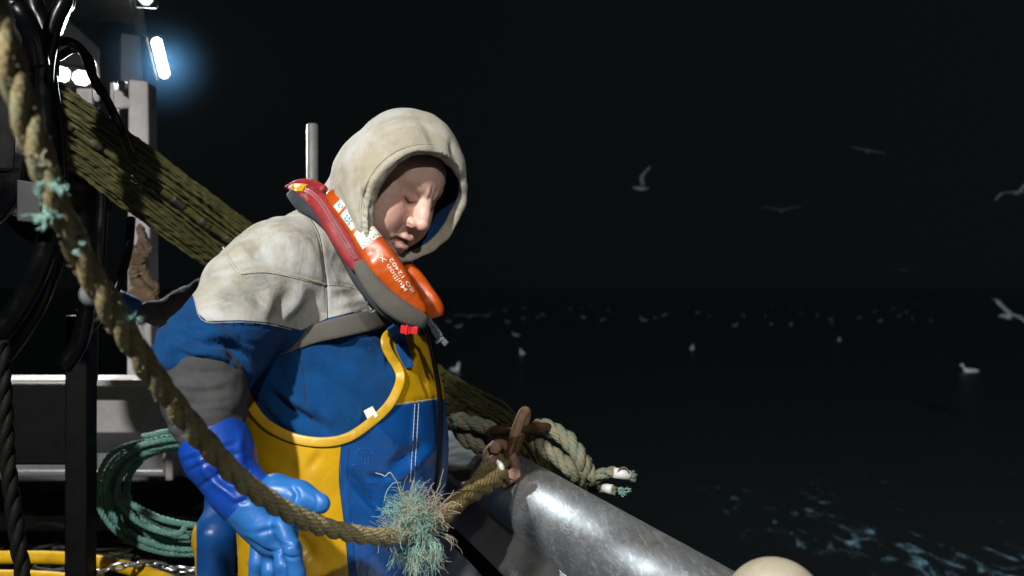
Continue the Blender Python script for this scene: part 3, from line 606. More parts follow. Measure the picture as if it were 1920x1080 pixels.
FOLD = [  # yoke seams, sleeve folds, belly folds
 ([(418, 462), (438, 496), (452, 508), (500, 506), (560, 518), (612, 532)], 3.2, -.004), ([(416, 468), (434, 502), (450, 515), (500, 513), (556, 524)], 5, .0045),
 ([(572, 395), (598, 440), (608, 500), (612, 535), (614, 600)], 2.4, -.005), ([(612, 533), (650, 536), (690, 548)], 2.6, -.004),
 ([(440, 455), (470, 490)], 10, .006), ([(505, 425), (540, 455), (560, 480)], 14, .005), ([(470, 440), (500, 480)], 9, -.004), 
 ([(592, 545), (582, 570), (560, 592), (535, 612)], 13, -.007), ([(566, 535), (556, 565), (530, 600)], 13, .009), ([(534, 552), (524, 585), (506, 612)], 10, -.007), ([(505, 545), (500, 590)], 12, .006),
 ([(630, 555), (660, 550), (690, 552)], 7, -.008), ([(635, 570), (665, 566), (690, 562)], 6, .006), ([(625, 480), (650, 490), (665, 520)], 14, -.008), ([(640, 600), (670, 590), (700, 578)], 5, -.008), ([(640, 440), (655, 470)], 8, .005),
 ([(365, 560), (372, 598), (400, 605), (480, 606), (545, 616)], 2.6, .0035), ([(372, 604), (400, 609), (480, 610), (545, 620)], 2.4, -.004),
 ([(335, 622), (370, 640), (420, 645), (470, 672)], 6, -.012), ([(330, 640), (360, 660), (410, 668), (455, 705)], 6, .010), ([(325, 655), (352, 668), (400, 680)], 4, -.008), ([(380, 620), (430, 632), (480, 660)], 7, .008), ([(430, 655), (450, 690), (452, 730)], 5, -.010), ([(445, 650), (468, 690), (470, 720)], 6, .009), ([(420, 620), (450, 640), (490, 650)], 5, -.007), ([(320, 640), (318, 668)], 8, .009), ([(355, 615), (400, 625)], 5, -.006),
 ([(555, 640), (570, 700), (575, 760), (590, 800)], 2.2, -.003), ([(600, 660), (660, 700), (720, 740)], 16, .007), ([(580, 690), (640, 730), (700, 770)], 13, -.008), ([(505, 735), (540, 765), (585, 790), (620, 812)], 8, -.013), ([(515, 722), (560, 755), (610, 790)], 10, .010), ([(500, 755), (530, 785), (560, 810)], 8, .008), ([(590, 770), (612, 800)], 5, -.010), ([(620, 640), (690, 660), (730, 690)], 12, -.006), ([(640, 625), (700, 640)], 10, .006), ([(525, 660), (520, 720)], 12, -.008), ([(694, 628), (712, 650), (722, 690)], 5, .006), ([(680, 760), (672, 795)], 3, .005)]
V = crease(V, N, FOLD); V = lap(V, F, .3)
px, py = proj(V)
WHITE = [(340, 520), (362, 556), (372, 588), (388, 602), (450, 600), (500, 604), (540, 613), (565, 619), (612, 597), (660, 585), (760, 600), (900, 600), (900, 100), (300, 100)]
zone = np.clip(polysd(px, py, WHITE), -8, 8)
hoodie_b = bvh(V, F)
mesh_obj('sweatshirt', V, F, M['fleece'], man, attrs={'zone': zone, 'dirt': dirt(V, [(480, 540, 45, .9), (430, 560, 35, .5), (530, 560, 38, .8), (580, 440, 26, .35), (560, 590, 30, .5), (660, 480, 24, .7), (655, 560, 30, .6), (400, 520, 25, .3)])})
# rolled blue cuff over the elbow, grey undershirt sleeve below it
g_ = SDF((-.62, 1.44, 1.02), (-.40, 1.74, 1.38), .004)
g_.path([P(390, 690, 1.63), P(380, 725, 1.602), P(385, 765, 1.585), P(402, 830, 1.565)], [.060, .0605, .055, .047], .03)
V, F = g_.mesh(2); N = vnormals(V, F); V = V + N * (fbm(V * np.array([20, 20, 45]), 3) * .0035)[:, None]
V = crease(V, N, [([(330, 745), (370, 760), (430, 752)], 6, -.004), ([(320, 720), (380, 725), (435, 712)], 7, .004), ([(340, 790), (400, 780), (440, 785)], 6, .003), ([(350, 700), (420, 695)], 6, -.003)])
mesh_obj('undershirt_sleeve', V, F, M['grey_sleeve'], man)
# bib overalls
s = SDF((-.62, 1.70, 0.02), (-.02, 2.22, 1.42), .0052)
body_sdf(s, .021, False, True)
V, F = s.mesh(3); N = vnormals(V, F); px, py = proj(V)
V = V + N * (fbm(V * np.array([9, 9, 6]), 3) * .005)[:, None]; N = vnormals(V, F)
V = crease(V, N, [([(480, 850), (560, 930), (640, 1020)], 16, .006), ([(560, 860), (580, 910), (600, 990)], 9, .005), ([(600, 850), (580, 880)], 7, -.005), ([(540, 980), (600, 1060)], 12, -.008), ([(620, 1000), (560, 1080)], 10, .006),
 ([(655, 890), (690, 930), (730, 980)], 9, -.012), ([(690, 895), (735, 897)], 5, -.008), ([(690, 900), (735, 904)], 3, .005), ([(730, 880), (770, 850), (800, 830)], 12, -.009), ([(745, 900), (790, 860), (815, 845)], 9, .007), ([(790, 700), (805, 730), (810, 748)], 7, -.006), ([(770, 650), (785, 690)], 9, .006), ([(700, 800), (740, 830)], 10, .005), ([(640, 835), (642, 900), (650, 1000), (655, 1080)], 2.4, -.0025), ([(655, 835), (652, 900), (660, 1000), (668, 1080)], 2.0, .0022), ([(735, 758), (780, 753), (823, 747)], 2.5, -.003), ([(778, 760), (774, 830), (769, 910)], 2.0, .002), ([(784, 760), (780, 830), (776, 910)], 2, -.002), ([(680, 940), (750, 1010)], 12, .006)])
px, py = proj(V)
CURVE = [(430, 668), (452, 715), (470, 758), (492, 788), (520, 808), (560, 824), (610, 829), (655, 819), (700, 788), (731, 757), (750, 716), (746, 690), (731, 665), (722, 643), (728, 627), (748, 619)]
CS = spline(np.c_[CURVE, np.zeros(len(CURVE))], 120)[:, :2]
region = np.vstack([CS, [(790, 626), (840, 640), (1100, 700), (1100, 3000), (200, 3000), (200, 660)]])
sd = polysd(px, py, region)
bibb_full = bvh(V, F)
V2, F2, u_ = keep(V, F, sd < 1.5)
YEL = [(400, 600), (560, 770), (640, 832), (636, 900), (645, 980), (655, 1085), (660, 2600), (100, 2600), (100, 640)]
YEL2 = [(690, 600), (900, 600), (900, 745), (823, 749), (780, 755), (725, 762)]
zz = np.minimum(polysd(px, py, YEL), polysd(px, py, YEL2))[u_]
seam = np.full(len(V2), -4.); x2, y2 = px[u_], py[u_]
for L in ([(779, 760), (775, 830)], [(774, 830), (771, 905)], [(735, 761), (823, 749)], [(640, 832), (636, 900), (645, 980), (655, 1085)]):
    d, _ = polydist(x2, y2, L); seam = np.maximum(seam, (1.0 if L[0][0] > 700 else .2) - d + .9 * np.sin(y2 * .55 + x2 * .2))
bibm = mesh_obj('bib_overalls', V2, F2, M['bib'], man, attrs={'zone': np.clip(zz, -8, 8), 'seam': np.clip(seam, -3, 3)})
sol = bibm.modifiers.new('cloth', 'SOLIDIFY'); sol.thickness = .0025; sol.offset = -1
trim = [P(x, y, surf([bibb_full], x, y) - .001) for x, y in CS[12:]]
trim = spline(np.array(trim), 150)
T, A, B = frames(trim)
def band(name, pts, mat, parent, th=.004, ns=14, n=60, wr=0., sq=.55, tilt=None):
    "strap or padded lobe: pts px,py,Y,half width (m)[,half thickness]"
    q = pxpath(pts, n); C = q[:, :3]; w = q[:, 3]; tk = q[:, 4] if q.shape[1] > 4 else np.full(n, th)
    T = nrm(np.gradient(C, axis=0)); view = nrm(C - np.array([0, 0, CAMZ])); 
    if tilt is not None: view = nrm(view + np.asarray(tilt))
    A = nrm(np.cross(T, view)); Nn = nrm(np.cross(A, T)); Nn = np.where(((Nn * view).sum(1) > 0)[:, None], -Nn, Nn)
    a = np.linspace(0, 2 * np.pi, ns, endpoint=False); ca = np.sign(np.cos(a)) * np.abs(np.cos(a)) ** sq; sa = np.sign(np.sin(a)) * np.abs(np.sin(a)) ** .8
    V = C[:, None] + (w[:, None] * ca)[..., None] * A[:, None] + (tk[:, None] * sa)[..., None] * Nn[:, None]
    V = V.reshape(-1, 3); F = [(i * ns + k, (i + 1) * ns + k, (i + 1) * ns + (k + 1) % ns, i * ns + (k + 1) % ns) for i in range(n - 1) for k in range(ns)]
    F += [tuple(range(ns)), tuple((n - 1) * ns + k for k in range(ns))[::-1]]
    L = np.r_[0, np.cumsum(np.linalg.norm(np.diff(C, axis=0), axis=1))]
    U = np.stack([(w[:, None] * ca), np.repeat(L[:, None], ns, 1)], -1).reshape(-1, 2)
    if wr: V = V + np.repeat(Nn, ns, 0) * (fbm(V * np.array([28, 28, 28]), 3) * wr)[:, None]
    mb = MB().add(V, F, U); o = mb.build(name, mat, parent); tree = bvh(V, F)
    def at(uu, vv, lift=.001):
        "uu across -1..1 (right of the picture positive), vv along 0..1"
        I = lambda M_: np.stack([np.interp(vv * (n - 1), np.arange(n), M_[:, k]) for k in range(3)], -1)
        ww = np.interp(vv * (n - 1), np.arange(n), w); tt_ = np.interp(vv * (n - 1), np.arange(n), tk)
        a_ = I(A); c_ = I(C); n_ = I(Nn); sgn = np.where(a_[..., 0] > 0, 1, -1)
        bulge = np.clip(1 - np.abs(uu) ** (2 / sq), 0, 1) ** (.8 / 2)
        q_ = c_ + (uu * ww * sgn)[..., None] * a_ + (tt_ * bulge)[..., None] * n_; out = []
        for p_, nn_ in zip(q_, n_):
            hit = tree.ray_cast(Vector(p_ + nn_ * .02), Vector(-nn_), .05); out.append((np.array(hit[0]) if hit[0] is not None else p_) + nn_ * lift)
        return np.array(out)
    o_at = at; o_at.length = L[-1]; o_at.w = w
    return o, at
def patch(name, at, u0, u1, v0, v1, mat, parent, lift=.0012, nu=8, nv=10, skew=0.):
    U, Vv = np.meshgrid(np.linspace(u0, u1, nu), np.linspace(v0, v1, nv)); V = at(U.ravel(), (Vv + skew * (U - u0)).ravel(), lift)
    F = [(j * nu + i, j * nu + i + 1, (j + 1) * nu + i + 1, (j + 1) * nu + i) for j in range(nv - 1) for i in range(nu - 1)]
    return mesh_obj(name, V, F, mat, parent)
def text_mesh(txt, size, ext=.0):
    c = bpy.data.curves.new('lettering', 'FONT'); c.body = txt; c.size = size; c.resolution_u = 3; c.offset = ext
    o = bpy.data.objects.new('lettering', c); COL.objects.link(o); bpy.context.view_layer.update()
    me = bpy.data.meshes.new_from_object(o.evaluated_get(bpy.context.evaluated_depsgraph_get()))
    V = np.array([v.co[:] for v in me.vertices]); F = [tuple(p.vertices) for p in me.polygons]
    bm = bmesh.new(); bm.from_mesh(me); bmesh.ops.triangulate(bm, faces=bm.faces[:])
    for _ in range(2):
        le = [e for e in bm.edges if e.calc_length() > .12 * size]
        if le: bmesh.ops.subdivide_edges(bm, edges=le, cuts=1); bmesh.ops.triangulate(bm, faces=bm.faces[:])
    V = np.array([v.co[:] for v in bm.verts]); bm.verts.index_update(); F = [tuple(v.index for v in f.verts) for f in bm.faces]; bm.free()
    bpy.data.objects.remove(o); bpy.data.curves.remove(c); bpy.data.meshes.remove(me); return V, F
def on(trees, pts, n_, off):
    L_ = spline(np.c_[np.asarray(pts, float), np.zeros(len(pts))], n_)[:, :2] if len(pts) > 2 else np.linspace(pts[0], pts[1], n_)
    y_ = np.array([surf(trees, x, y) for x, y in L_]); k_ = np.ones(5) / 5; y_ = np.convolve(np.r_[y_[:1], y_[:1], y_, y_[-1:], y_[-1:]], k_, 'valid')
    return np.array([P(x, y, d - off) for (x, y), d in zip(L_, y_)])
bt = on([bibb_full], CS[8:], 150, 0); bq = [(*proj(q), q[1] - .002) for q in bt]
tb, _ = band('bib_trim', [(float(a_), float(b_), float(c_), .0086) for a_, b_, c_ in bq[::3]], M['trim'], bibm, .0021, 14, 150, .0014, .5)
tube('trim_stitching', on([bibb_full], [(x, y + 9.5) for x, y in CS[20:92:4]], 110, .0004), .0007, M['thread_groove_dark'], bibm, 5)
for q in ([(778, 758), (774, 830), (769, 905)], [(785, 757), (781, 830), (776, 908)], [(737, 758), (780, 753), (822, 747)]): tube('stitching', on([bibb_full], q, 60, .0002), .0006 + .0004 * (np.arange(60) % 3 == 0), M['thread'], bibm, 5)
for q in ([(654, 838), (651, 905), (659, 985), (668, 1082)], [(640, 832), (636, 900), (645, 980), (655, 1085)]): tube('stitching', on([bibb_full], q, 80, .0001), .0006, M['thread_groove_dark'], bibm, 5)
sw_ = bpy.data.objects['sweatshirt']
for q, r_, m_ in (([(418, 464), (436, 494), (452, 511), (500, 508), (560, 520), (612, 534)], .0019, 'piping'), ([(366, 568), (374, 594), (394, 605), (450, 604), (500, 608), (546, 618)], .0008, 'piping'), ([(574, 398), (598, 440), (608, 500), (612, 535), (614, 598)], .0009, 'thread_groove_dark'), ([(452, 515), (500, 512), (560, 524), (612, 538)], .0008, 'thread_groove_dark'), ([(612, 534), (650, 537), (690, 549)], .0011, 'piping'), ([(556, 640), (568, 700), (574, 760), (592, 806)], .0007, 'thread_groove_dark')):  # dark tubes stand in for the shade inside the seam grooves
    tube('seam', on([hoodie_b], q, 90, .0000), r_, M[m_], sw_, 6)
# hanger strap and shoulder loop of the bib
SB = [bibb_full, hoodie_b]
o, _ = band('shoulder_strap', [(735, 612, 1.742, .0105), (746, 630, surf(SB, 746, 630) - .016, .0115), (754, 652, surf(SB, 754, 652) - .012, .0115), (761, 672, surf(SB, 761, 672) - .009, .0110), (767, 690, surf(SB, 767, 690) - .006, .0085)], M['strap_blue'], bibm, .0022, wr=.001)
band('care_tag', [(690, 766, surf([hoodie_b], 690, 766) - .008, .009), (700, 785, surf([hoodie_b], 700, 785) - .012, .010)], M['label'], bibm, .0008)
# embossed size marks on the blue front
def emboss(name, txt, x0, y0, hpx, wpx):
    V, F = text_mesh(txt, 1.0, .015); lo, hi = V.min(0), V.max(0); Q = (V - lo) / np.maximum(hi - lo, 1e-6)
    W3 = np.array([P(x0 + q[0] * wpx, y0 - q[1] * hpx, surf([bibb_full], x0 + q[0] * wpx, y0 - q[1] * hpx) - .0014) for q in Q]); mesh_obj(name, W3, F, M['emb'], bibm, False)
M['emb'] = simple('raised blue mark', (.012, .11, .40), .45, bump=0)
emboss('embossed_mark', 'RX423', 675, 849, 6, 22); emboss('embossed_mark', 'L', 682, 868, 11, 5); emboss('embossed_mark', 'MADE IN FRANCE', 664, 877.5, 4.5, 36)
def frame_mark(x0, y0, x1, y1):
    c = [(x0, y0), (x1, y0), (x1, y1), (x0, y1)]; pts = []
    for i in range(4):
        a, b_ = c[i], c[(i + 1) % 4]
        for t in np.linspace(0, 1, 8, endpoint=False): pts.append(P(a[0] + (b_[0] - a[0]) * t, a[1] + (b_[1] - a[1]) * t, surf([bibb_full], a[0] + (b_[0] - a[0]) * t, a[1] + (b_[1] - a[1]) * t) - .0008))
    tube('embossed_frame', np.array(pts), .0007, M['emb'], bibm, 5, True)
frame_mark(672, 842, 700, 851.5); frame_mark(678, 854, 691, 870); frame_mark(661, 872, 703, 880)
# wet rubber gauntlet on the near hand
gl = SDF((-.60, 1.36, .80), (-.22, 1.70, 1.25), .0026)
gl.path([P(394, 812, 1.575), P(412, 855, 1.562), P(436, 905, 1.555), P(455, 930, 1.55)], [.057, .052, .040, .037], .02)
gl.ell(P(492, 972, 1.545), (.058, .026, .042), .03, frame_rot(P(520, 1030, 1.53) - P(450, 915, 1.56), (0, 1, 0)))
gl.cap(P(455, 930, 1.55), P(515, 1000, 1.54), .036, .034, .03)
gl.path([P(470, 925, 1.545), P(520, 921, 1.515), P(560, 930, 1.505), P(602, 944, 1.50)], [.026, .0225, .0205, .0158], .018)     # thumb
FING = [[(528, 985, 1.50), (548, 1030, 1.475), (556, 1075, 1.48), (545, 1110, 1.495)], [(522, 1005, 1.52), (532, 1060, 1.50), (534, 1105, 1.505), (520, 1140, 1.52)], [(505, 1015, 1.545), (508, 1070, 1.53), (506, 1110, 1.535), (494, 1140, 1.548)], [(486, 1010, 1.572), (484, 1055, 1.562), (480, 1090, 1.567), (470, 1112, 1.578)]]
for f_ in FING: gl.path([P(*q) for q in f_], [.0145, .0135, .0130, .0110], .007)
rim0 = P(394, 812, 1.575); ax0 = nrm(P(412, 855, 1.562) - rim0)
X = np.stack(np.meshgrid(*gl.ax, indexing='ij'), -1); al = (X - rim0) @ ax0
gl.f = np.maximum(gl.f, -al - .012 * (X[..., 0] - rim0[0]) / .05).astype(np.float32)
inner = np.linalg.norm(X - rim0 - al[..., None] * ax0, axis=-1) - .052
gl.f = np.maximum(gl.f, -np.maximum(inner, al - .03)).astype(np.float32)
V, F = gl.mesh(2); N = vnormals(V, F); V = V + N * (fbm(V * 24, 3) * .0012 - .0010 * np.clip(1 - np.abs(fbm(V * np.array([13, 13, 20]) + 3, 2)) * 3.5, 0, 1))[:, None]; V = lap(V, F, .5)
V = crease(V, N, [([(398, 880), (420, 905), (460, 915)], 6, -.006), ([(370, 850), (390, 890), (420, 920)], 8, .005), ([(405, 900), (430, 925), (455, 950)], 6, .004), ([(545, 910), (556, 925), (552, 945)], 6, -.005), ([(440, 945), (470, 935)], 5, -.005), ([(480, 1000), (520, 990)], 5, -.004), ([(460, 1010), (500, 1035), (530, 1030)], 4, -.004), ([(450, 810), (452, 860), (462, 900)], 8, .003), ([(515, 1012), (530, 1022), (548, 1020)], 3, -.003), ([(528, 1040), (545, 1047), (562, 1044)], 3, -.003), ([(590, 925), (596, 940), (590, 958)], 3, -.002), ([(335, 858), (380, 842), (440, 822)], 3, .003), ([(338, 868), (384, 852), (444, 832)], 3, -.003), ([(350, 885), (400, 862), (452, 850)], 4, -.004), ([(372, 915), (410, 890), (458, 872)], 4, -.004)])
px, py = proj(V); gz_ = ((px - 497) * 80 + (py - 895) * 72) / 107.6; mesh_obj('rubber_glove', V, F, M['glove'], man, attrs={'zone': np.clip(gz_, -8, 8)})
g2 = SDF((-.34, 2.0, .98), (-.1, 2.3, 1.25), .006); g2.cap(WR_L, P(748, 850, 2.13), .05, .04, .02)
for k_ in range(4): g2.path([P(748 + 4 * k_, 850, 2.10 + .02 * k_), P(756 + 4 * k_, 885, 2.09 + .02 * k_), P(752 + 4 * k_, 910, 2.10 + .02 * k_)], [.014, .013, .011], .008)
g2.path([P(735, 850, 2.09), P(735, 885, 2.06)], [.015, .012], .01)
V, F = g2.mesh(1); mesh_obj('rubber_glove', V, F, M['glove'], man)
for sd in (1, -1):
    bo = SDF((-.8, 1.6, -.01), (.2, 2.4, .40), .01); hp2 = np.array([P(642, 540, 1.95)[0], 1.95, 0]) + RT * .09 * sd
    bo.cap(hp2 + (0, 0, .32), hp2 + (-.01, 0, .07), .085, .07, .02).cap(hp2 + (-.03, 0, .05), hp2 + FW * .16 + (0, 0, .045), .05, .045, .03)
    V, F = bo.mesh(2); mesh_obj('boot', V, F, M['boot'], man)

# ------------------------------------------------------------------ life jacket he wears
lj = empty('life_jacket', tuple(P(690, 480, 1.74)), None, None); lj.parent = man; lj.matrix_parent_inverse = Matrix.Translation(-Vector(man.location))
def YJ(x, y, off): return surf([hoodie_b, bibb_full], x, y, 1.86) - off
back, _ = band('backing_pad', [(548, 366, 1.90, .010), (566, 384, 1.85, .013), (590, 396, 1.81, .014), (618, 425, 1.785, .012), (648, 478, 1.755, .012), (676, 528, 1.745, .012), (712, 575, 1.75, .010), (745, 600, 1.76, .008)], M['navy'], lj, .012, wr=.002)
redp, rat = band('zip_panel', [(543, 352, 1.94, .004, .004), (556, 356, 1.90, .0125, .010), (580, 364, 1.855, .0170, .015), (602, 384, 1.80, .0180, .017), (628, 425, 1.765, .0190, .018), (655, 470, 1.742, .0185, .017), (676, 503, 1.735, .015, .013)], M['red'], lj, .016, 18, 70, .003, .6)
rol, _ = band('red_binding', [(598, 392, 1.80, .006), (618, 423, 1.775, .007), (640, 462, 1.752, .007), (668, 508, 1.738, .006)], M['red'], lj, .010, wr=.002)
band('red_edge', [(538, 350, 1.955, .003), (560, 343, 1.925, .007), (585, 344, 1.89, .0085), (606, 357, 1.84, .010)], M['red'], lj, .006, wr=.003)
patch('yellow_bladder', rat, -.15, .80, .13, .33, M['yellow_bladder'], lj, .0010, 12, 16)
zp = MB()
for i in range(64):
    vv = .36 + .60 * i / 64
    for sd in (-1, 1):
        c = rat(np.array([.10 + .13 * sd]), np.array([vv + (.004 if sd > 0 else 0)]), .001)[0]; q = np.array([[-1, -.5, 0], [1, -.5, 0], [1, .5, 0], [-1, .5, 0], [-.7, -.3, 1], [.7, -.3, 1], [.7, .3, 1], [-.7, .3, 1]], float)
        ex = nrm(rat(np.array([.3]), np.array([vv]), 0)[0] - rat(np.array([-.1]), np.array([vv]), 0)[0]); ey = nrm(rat(np.array([.1]), np.array([vv + .01]), 0)[0] - rat(np.array([.1]), np.array([vv]), 0)[0]); ez = np.cross(ex, ey); ez = -ez if ez[1] > 0 else ez
        zp.add(c + q[:, :1] * ex * .0021 + q[:, 1:2] * ey * .0022 + q[:, 2:] * ez * .0016, [(0, 1, 5, 4), (1, 2, 6, 5), (2, 3, 7, 6), (3, 0, 4, 7), (4, 5, 6, 7)])
zp.build('zip', M['zip'], redp, False)
LOBE2 = [(744, 488, 1.89, .013, .014), (770, 518, 1.875, .020, .02), (796, 556, 1.86, .022, .022), (812, 580, 1.855, .021, .02), (817, 595, 1.855, .015, .012)]
band('orange_lobe', LOBE2, M['orange'], lj, .02, 20, 60, .004, .6)
ora, oat = band('orange_lobe', [(622, 366, 1.785, .012, .010), (634, 380, 1.770, .0165, .014), (657, 408, 1.752, .0195, .018), (682, 440, 1.745, .0235, .021), (708, 480, 1.735, .0275, .024), (733, 517, 1.735, .0285, .026), (762, 553, 1.745, .0225, .022), (784, 577, 1.755, .0145, .016), (795, 588, 1.762, .007, .008)], M['orange'], lj, .022, 24, 110, .0035, .62)
tube('orange_piping', np.array([oat(np.array([-.97]), np.array([v_]), -.004)[0] for v_ in np.linspace(.03, .93, 60)]), .0017, M['orange'], lj, 6)
def words(name, txt, at, mat, v0, v1, u0, u1, across=True, off=0., lift=.0012):
    "lettering laid on the lobe; across: baseline runs over the lobe, else it climbs along it"
    V, F = text_mesh(txt, 1, off); lo, hi = V.min(0), V.max(0); q = (V - lo) / np.maximum(hi - lo, 1e-6)
    if across: U_, V_ = u0 + (u1 - u0) * q[:, 0], v1 + (v0 - v1) * q[:, 1] - .012 * q[:, 0]
    else: V_, U_ = v1 + (v0 - v1) * q[:, 0], u1 + (u0 - u1) * q[:, 1]
    mesh_obj(name, at(U_, V_, lift), F, mat, ora, False)
for v0, v1 in ((.135, .195), (.215, .325), (.350, .475)): patch('label_patch', oat, -.60, .97, v0, v1, M['label'], ora, .0006, 22, 14, -.012)
words('lettering', 'SEA', oat, M['ink_blue'], .240, .288, -.52, .42, True, .02); words('lettering', 'OCEAN', oat, M['ink_grey'], .442, .466, -.44, .88, True, .004)
th = np.linspace(0, 2 * np.pi, 25)
def ring_mark(name, uc, vc, ru_, rv_, a0, a1, mat, w_=.3):
    a = np.linspace(a0, a1, 18); o_ = [(uc + ru_ * np.cos(a), vc + rv_ * np.sin(a)), (uc + ru_ * (1 - w_) * np.cos(a), vc + rv_ * (1 - w_) * np.sin(a))]
    V = np.vstack([oat(o_[0][0], o_[0][1], .0012), oat(o_[1][0], o_[1][1], .0012)]); n_ = len(a); mesh_obj(name, V, [(i, i + 1, n_ + i + 1, n_ + i) for i in range(n_ - 1)], mat, ora)
ring_mark('wave_logo', -.05, .165, .22, .017, 2.6, 6.0, M['ink_teal'], .45); ring_mark('wave_logo', -.02, .166, .22, .017, .3, 2.2, M['ink_grey'], .3); ring_mark('round_logo', .70, .385, .2, .018, 1.8, 4.4, M['ink_blue'], .2)
words('lettering', 'Mullion X', oat, M['ink_white'], .555, .795, .04, .32, False, .006); words('lettering', 'ISO 12402', oat, M['ink_white'], .60, .83, .44, .68, False, .006)
band('webbing_guard', [(673, 494, 1.722, .0125, .009), (686, 516, 1.716, .0150, .012), (706, 544, 1.716, .0175, .015), (732, 569, 1.722, .0195, .016), (760, 588, 1.732, .0185, .014), (786, 600, 1.745, .0150, .010), (797, 605, 1.755, .011, .006)], M['web'], lj, .012, 16, 60, .001, .5)
band('belt', [*[(x_, y_, surf([bibb_full], x_, y_) + .004, .0165) for x_, y_ in ((470, 664), (510, 652), (550, 640), (590, 626))], (640, 613, YJ(640, 613, .010), .0185), (690, 602, YJ(690, 602, .012), .0185), (745, 588, YJ(745, 588, .012), .018), (790, 590, 1.80, .015)], M['web'], lj, .003, 12, 60, .0008)
band('back_strap', [(668, 520, 1.765, .006), (690, 560, 1.762, .006), (705, 580, 1.765, .005)], M['black'], lj, .004)
tube('belt_ring', np.array([P(697 + 9 * math.cos(a), 571 + 15 * math.sin(a), 1.748) for a in np.linspace(0, 6.283, 20, endpoint=False)]), .0022, M['buckle'], lj, 8, True)
rc_ = MB()
rc_.add(*box_geo((-.011, -.005, -.0085), (.006, .005, .0085), frame_rot((1, .1, -.12)), P(763, 617, 1.735))); rc_.add(*box_geo((.006, -.003, -.0075), (.019, .003, .0065), frame_rot((1, .1, -.12)), P(763, 617, 1.735))); rc_.add(*box_geo((-.003, -.008, -.010), (.0015, .006, .010), frame_rot((1, .1, -.12)), P(763, 617, 1.735)))
bevel(rc_.build('red_clip', M['red_plastic'], lj, False), .0015)
cl = MB()
for (x0, y0, x1, y1, w_) in ((802, 598, 812, 613, .0055), (811, 611, 825, 633, .0072), (824, 631, 838, 646, .0050)):
    a, b_ = P(x0, y0, 1.80), P(x1, y1, 1.795); L_ = np.linalg.norm(b_ - a); cl.add(*box_geo((0, -.003, -w_), (L_, .003, w_), frame_rot(b_ - a, (0, -.2, 1)), a))
cl.add(*box_geo((0, -.002, -.003), (.018, .002, .003), frame_rot(P(820, 641, 1.8) - P(832, 632, 1.8)), P(832, 632, 1.795)))
bevel(cl.build('side_buckle', M['buckle'], lj, False), .0012)
tube('pull_cord', pxpath([(786, 598, 1.80), (800, 612, 1.81), (806, 640, 1.82), (816, 690, 1.84), (824, 740, 1.85), (826, 800, 1.855), (822, 880, 1.86), (812, 940, 1.87)], 40), .0048, M['black'], lj, 8)

# ------------------------------------------------------------------ hauling rope
def fray(name, c, n, rad, ln, mat, parent, axis=None, spread=1., thick=.00045, droop=.3, seed=1):
    "tuft of loose fibres bursting out of a rope"
    r = np.random.default_rng(seed); mb = MB(); c = np.asarray(c, float)
    cl_ = r.normal(size=(max(3, n // 14), 3)); cb_ = r.normal(size=(len(cl_), 3))
    for _ in range(n):
        ci = r.integers(len(cl_)); d = nrm(nrm(cl_[ci]) + r.normal(size=3) * .16)
        if axis is not None: d = nrm(np.asarray(axis) * 1.0 + d * spread)
        L = ln * r.uniform(.35, 1.0) * (1.5 if r.random() < .06 else 1); p = c + (cb_[ci] + r.normal(size=3) * .22) * rad * .9; pts = [p.copy()]; dd = d.copy()
        for k in range(6):
            dd = nrm(dd + r.normal(size=3) * .24 + np.array([0, 0, -droop * .25])); p = p + dd * L / 6; pts.append(p.copy())
        mb.add(*tube_geo(spline(np.array(pts), 10), thick * r.uniform(.6, 1.4), 3, False))
    return mb.build(name, mat, parent)
RP = [(-235, -560, .80), (-150, -330, .83), (-75, -130, .86), (2, 60, .90), (40, 190, .93), (88, 330, .965), (140, 455, 1.01), (200, 565, 1.06), (262, 665, 1.12), (325, 755, 1.18), (392, 838, 1.25), (462, 908, 1.33), (540, 960, 1.43), (620, 992, 1.54), (700, 1006, 1.66), (775, 1003, 1.78)]
rc = pxpath(RP, 560)
rope = empty('hauling_rope', tuple(rc[-1]), 'thick muddy three-strand rope sagging in front of the hooded fisherman up to the rusty shackle', 'rope')
RR = .0148 * np.interp(np.arange(560), [0, 330, 559], [.90, .97, 1]) * (1 + .03 * np.interp(np.arange(560), np.linspace(0, 559, 40), RNG.normal(size=40)))
rope_geo(rc, RR, .135, 9, 3, .025).build('strands', M['rope'], rope)
fz = np.random.default_rng(5); mb = MB()
for i in range(800):     # short hairs along the worn upper stretch
    k = fz.integers(0, 330); d = nrm(fz.normal(size=3)); p = rc[k] + d * RR[k] * .95; q = p + nrm(d + fz.normal(size=3) * .7) * fz.uniform(.002, .006); mb.add(*tube_geo(np.array([p, (p + q) / 2 + fz.normal(size=3) * .0008, q]), .00035, 3, False))
mb.build('worn_hairs', M['fray_tan'], rope)
mb = MB()
for i in range(700):
    k = fz.integers(330, 555); d = nrm(fz.normal(size=3)); p = rc[k] + d * RR[k] * .95; q = p + nrm(d + fz.normal(size=3) * .8) * fz.uniform(.002, .006); mb.add(*tube_geo(np.array([p, (p + q) / 2 + fz.normal(size=3) * .0008, q]), .0003, 3, False))
mb.build('worn_hairs', M['fray_tan'], rope)
fray('frayed_tuft', P(98, 345, .95), 90, .006, .012, M['fray_teal'], rope, None, 1, .0005, .2, 11)
fray('frayed_tuft', P(98, 402, .975), 100, .005, .017, M['fray_teal'], rope, (-.8, -.3, -.2), .7, .0005, .2, 12)
fray('frayed_tuft', P(146, 455, .995), 40, .005, .008, M['fray_teal'], rope, None, 1, .0006, .2, 13)
fray('frayed_tuft', P(250, 600, 1.075), 60, .005, .012, M['fray_teal'], rope, (.8, -.4, .2), .8, .0006, .2, 14)
fray('frayed_tuft', P(66, 300, .94), 40, .006, .012, M['fray_tan'], rope, (-.5, -.3, -.1), 1., .0006, .2, 15)
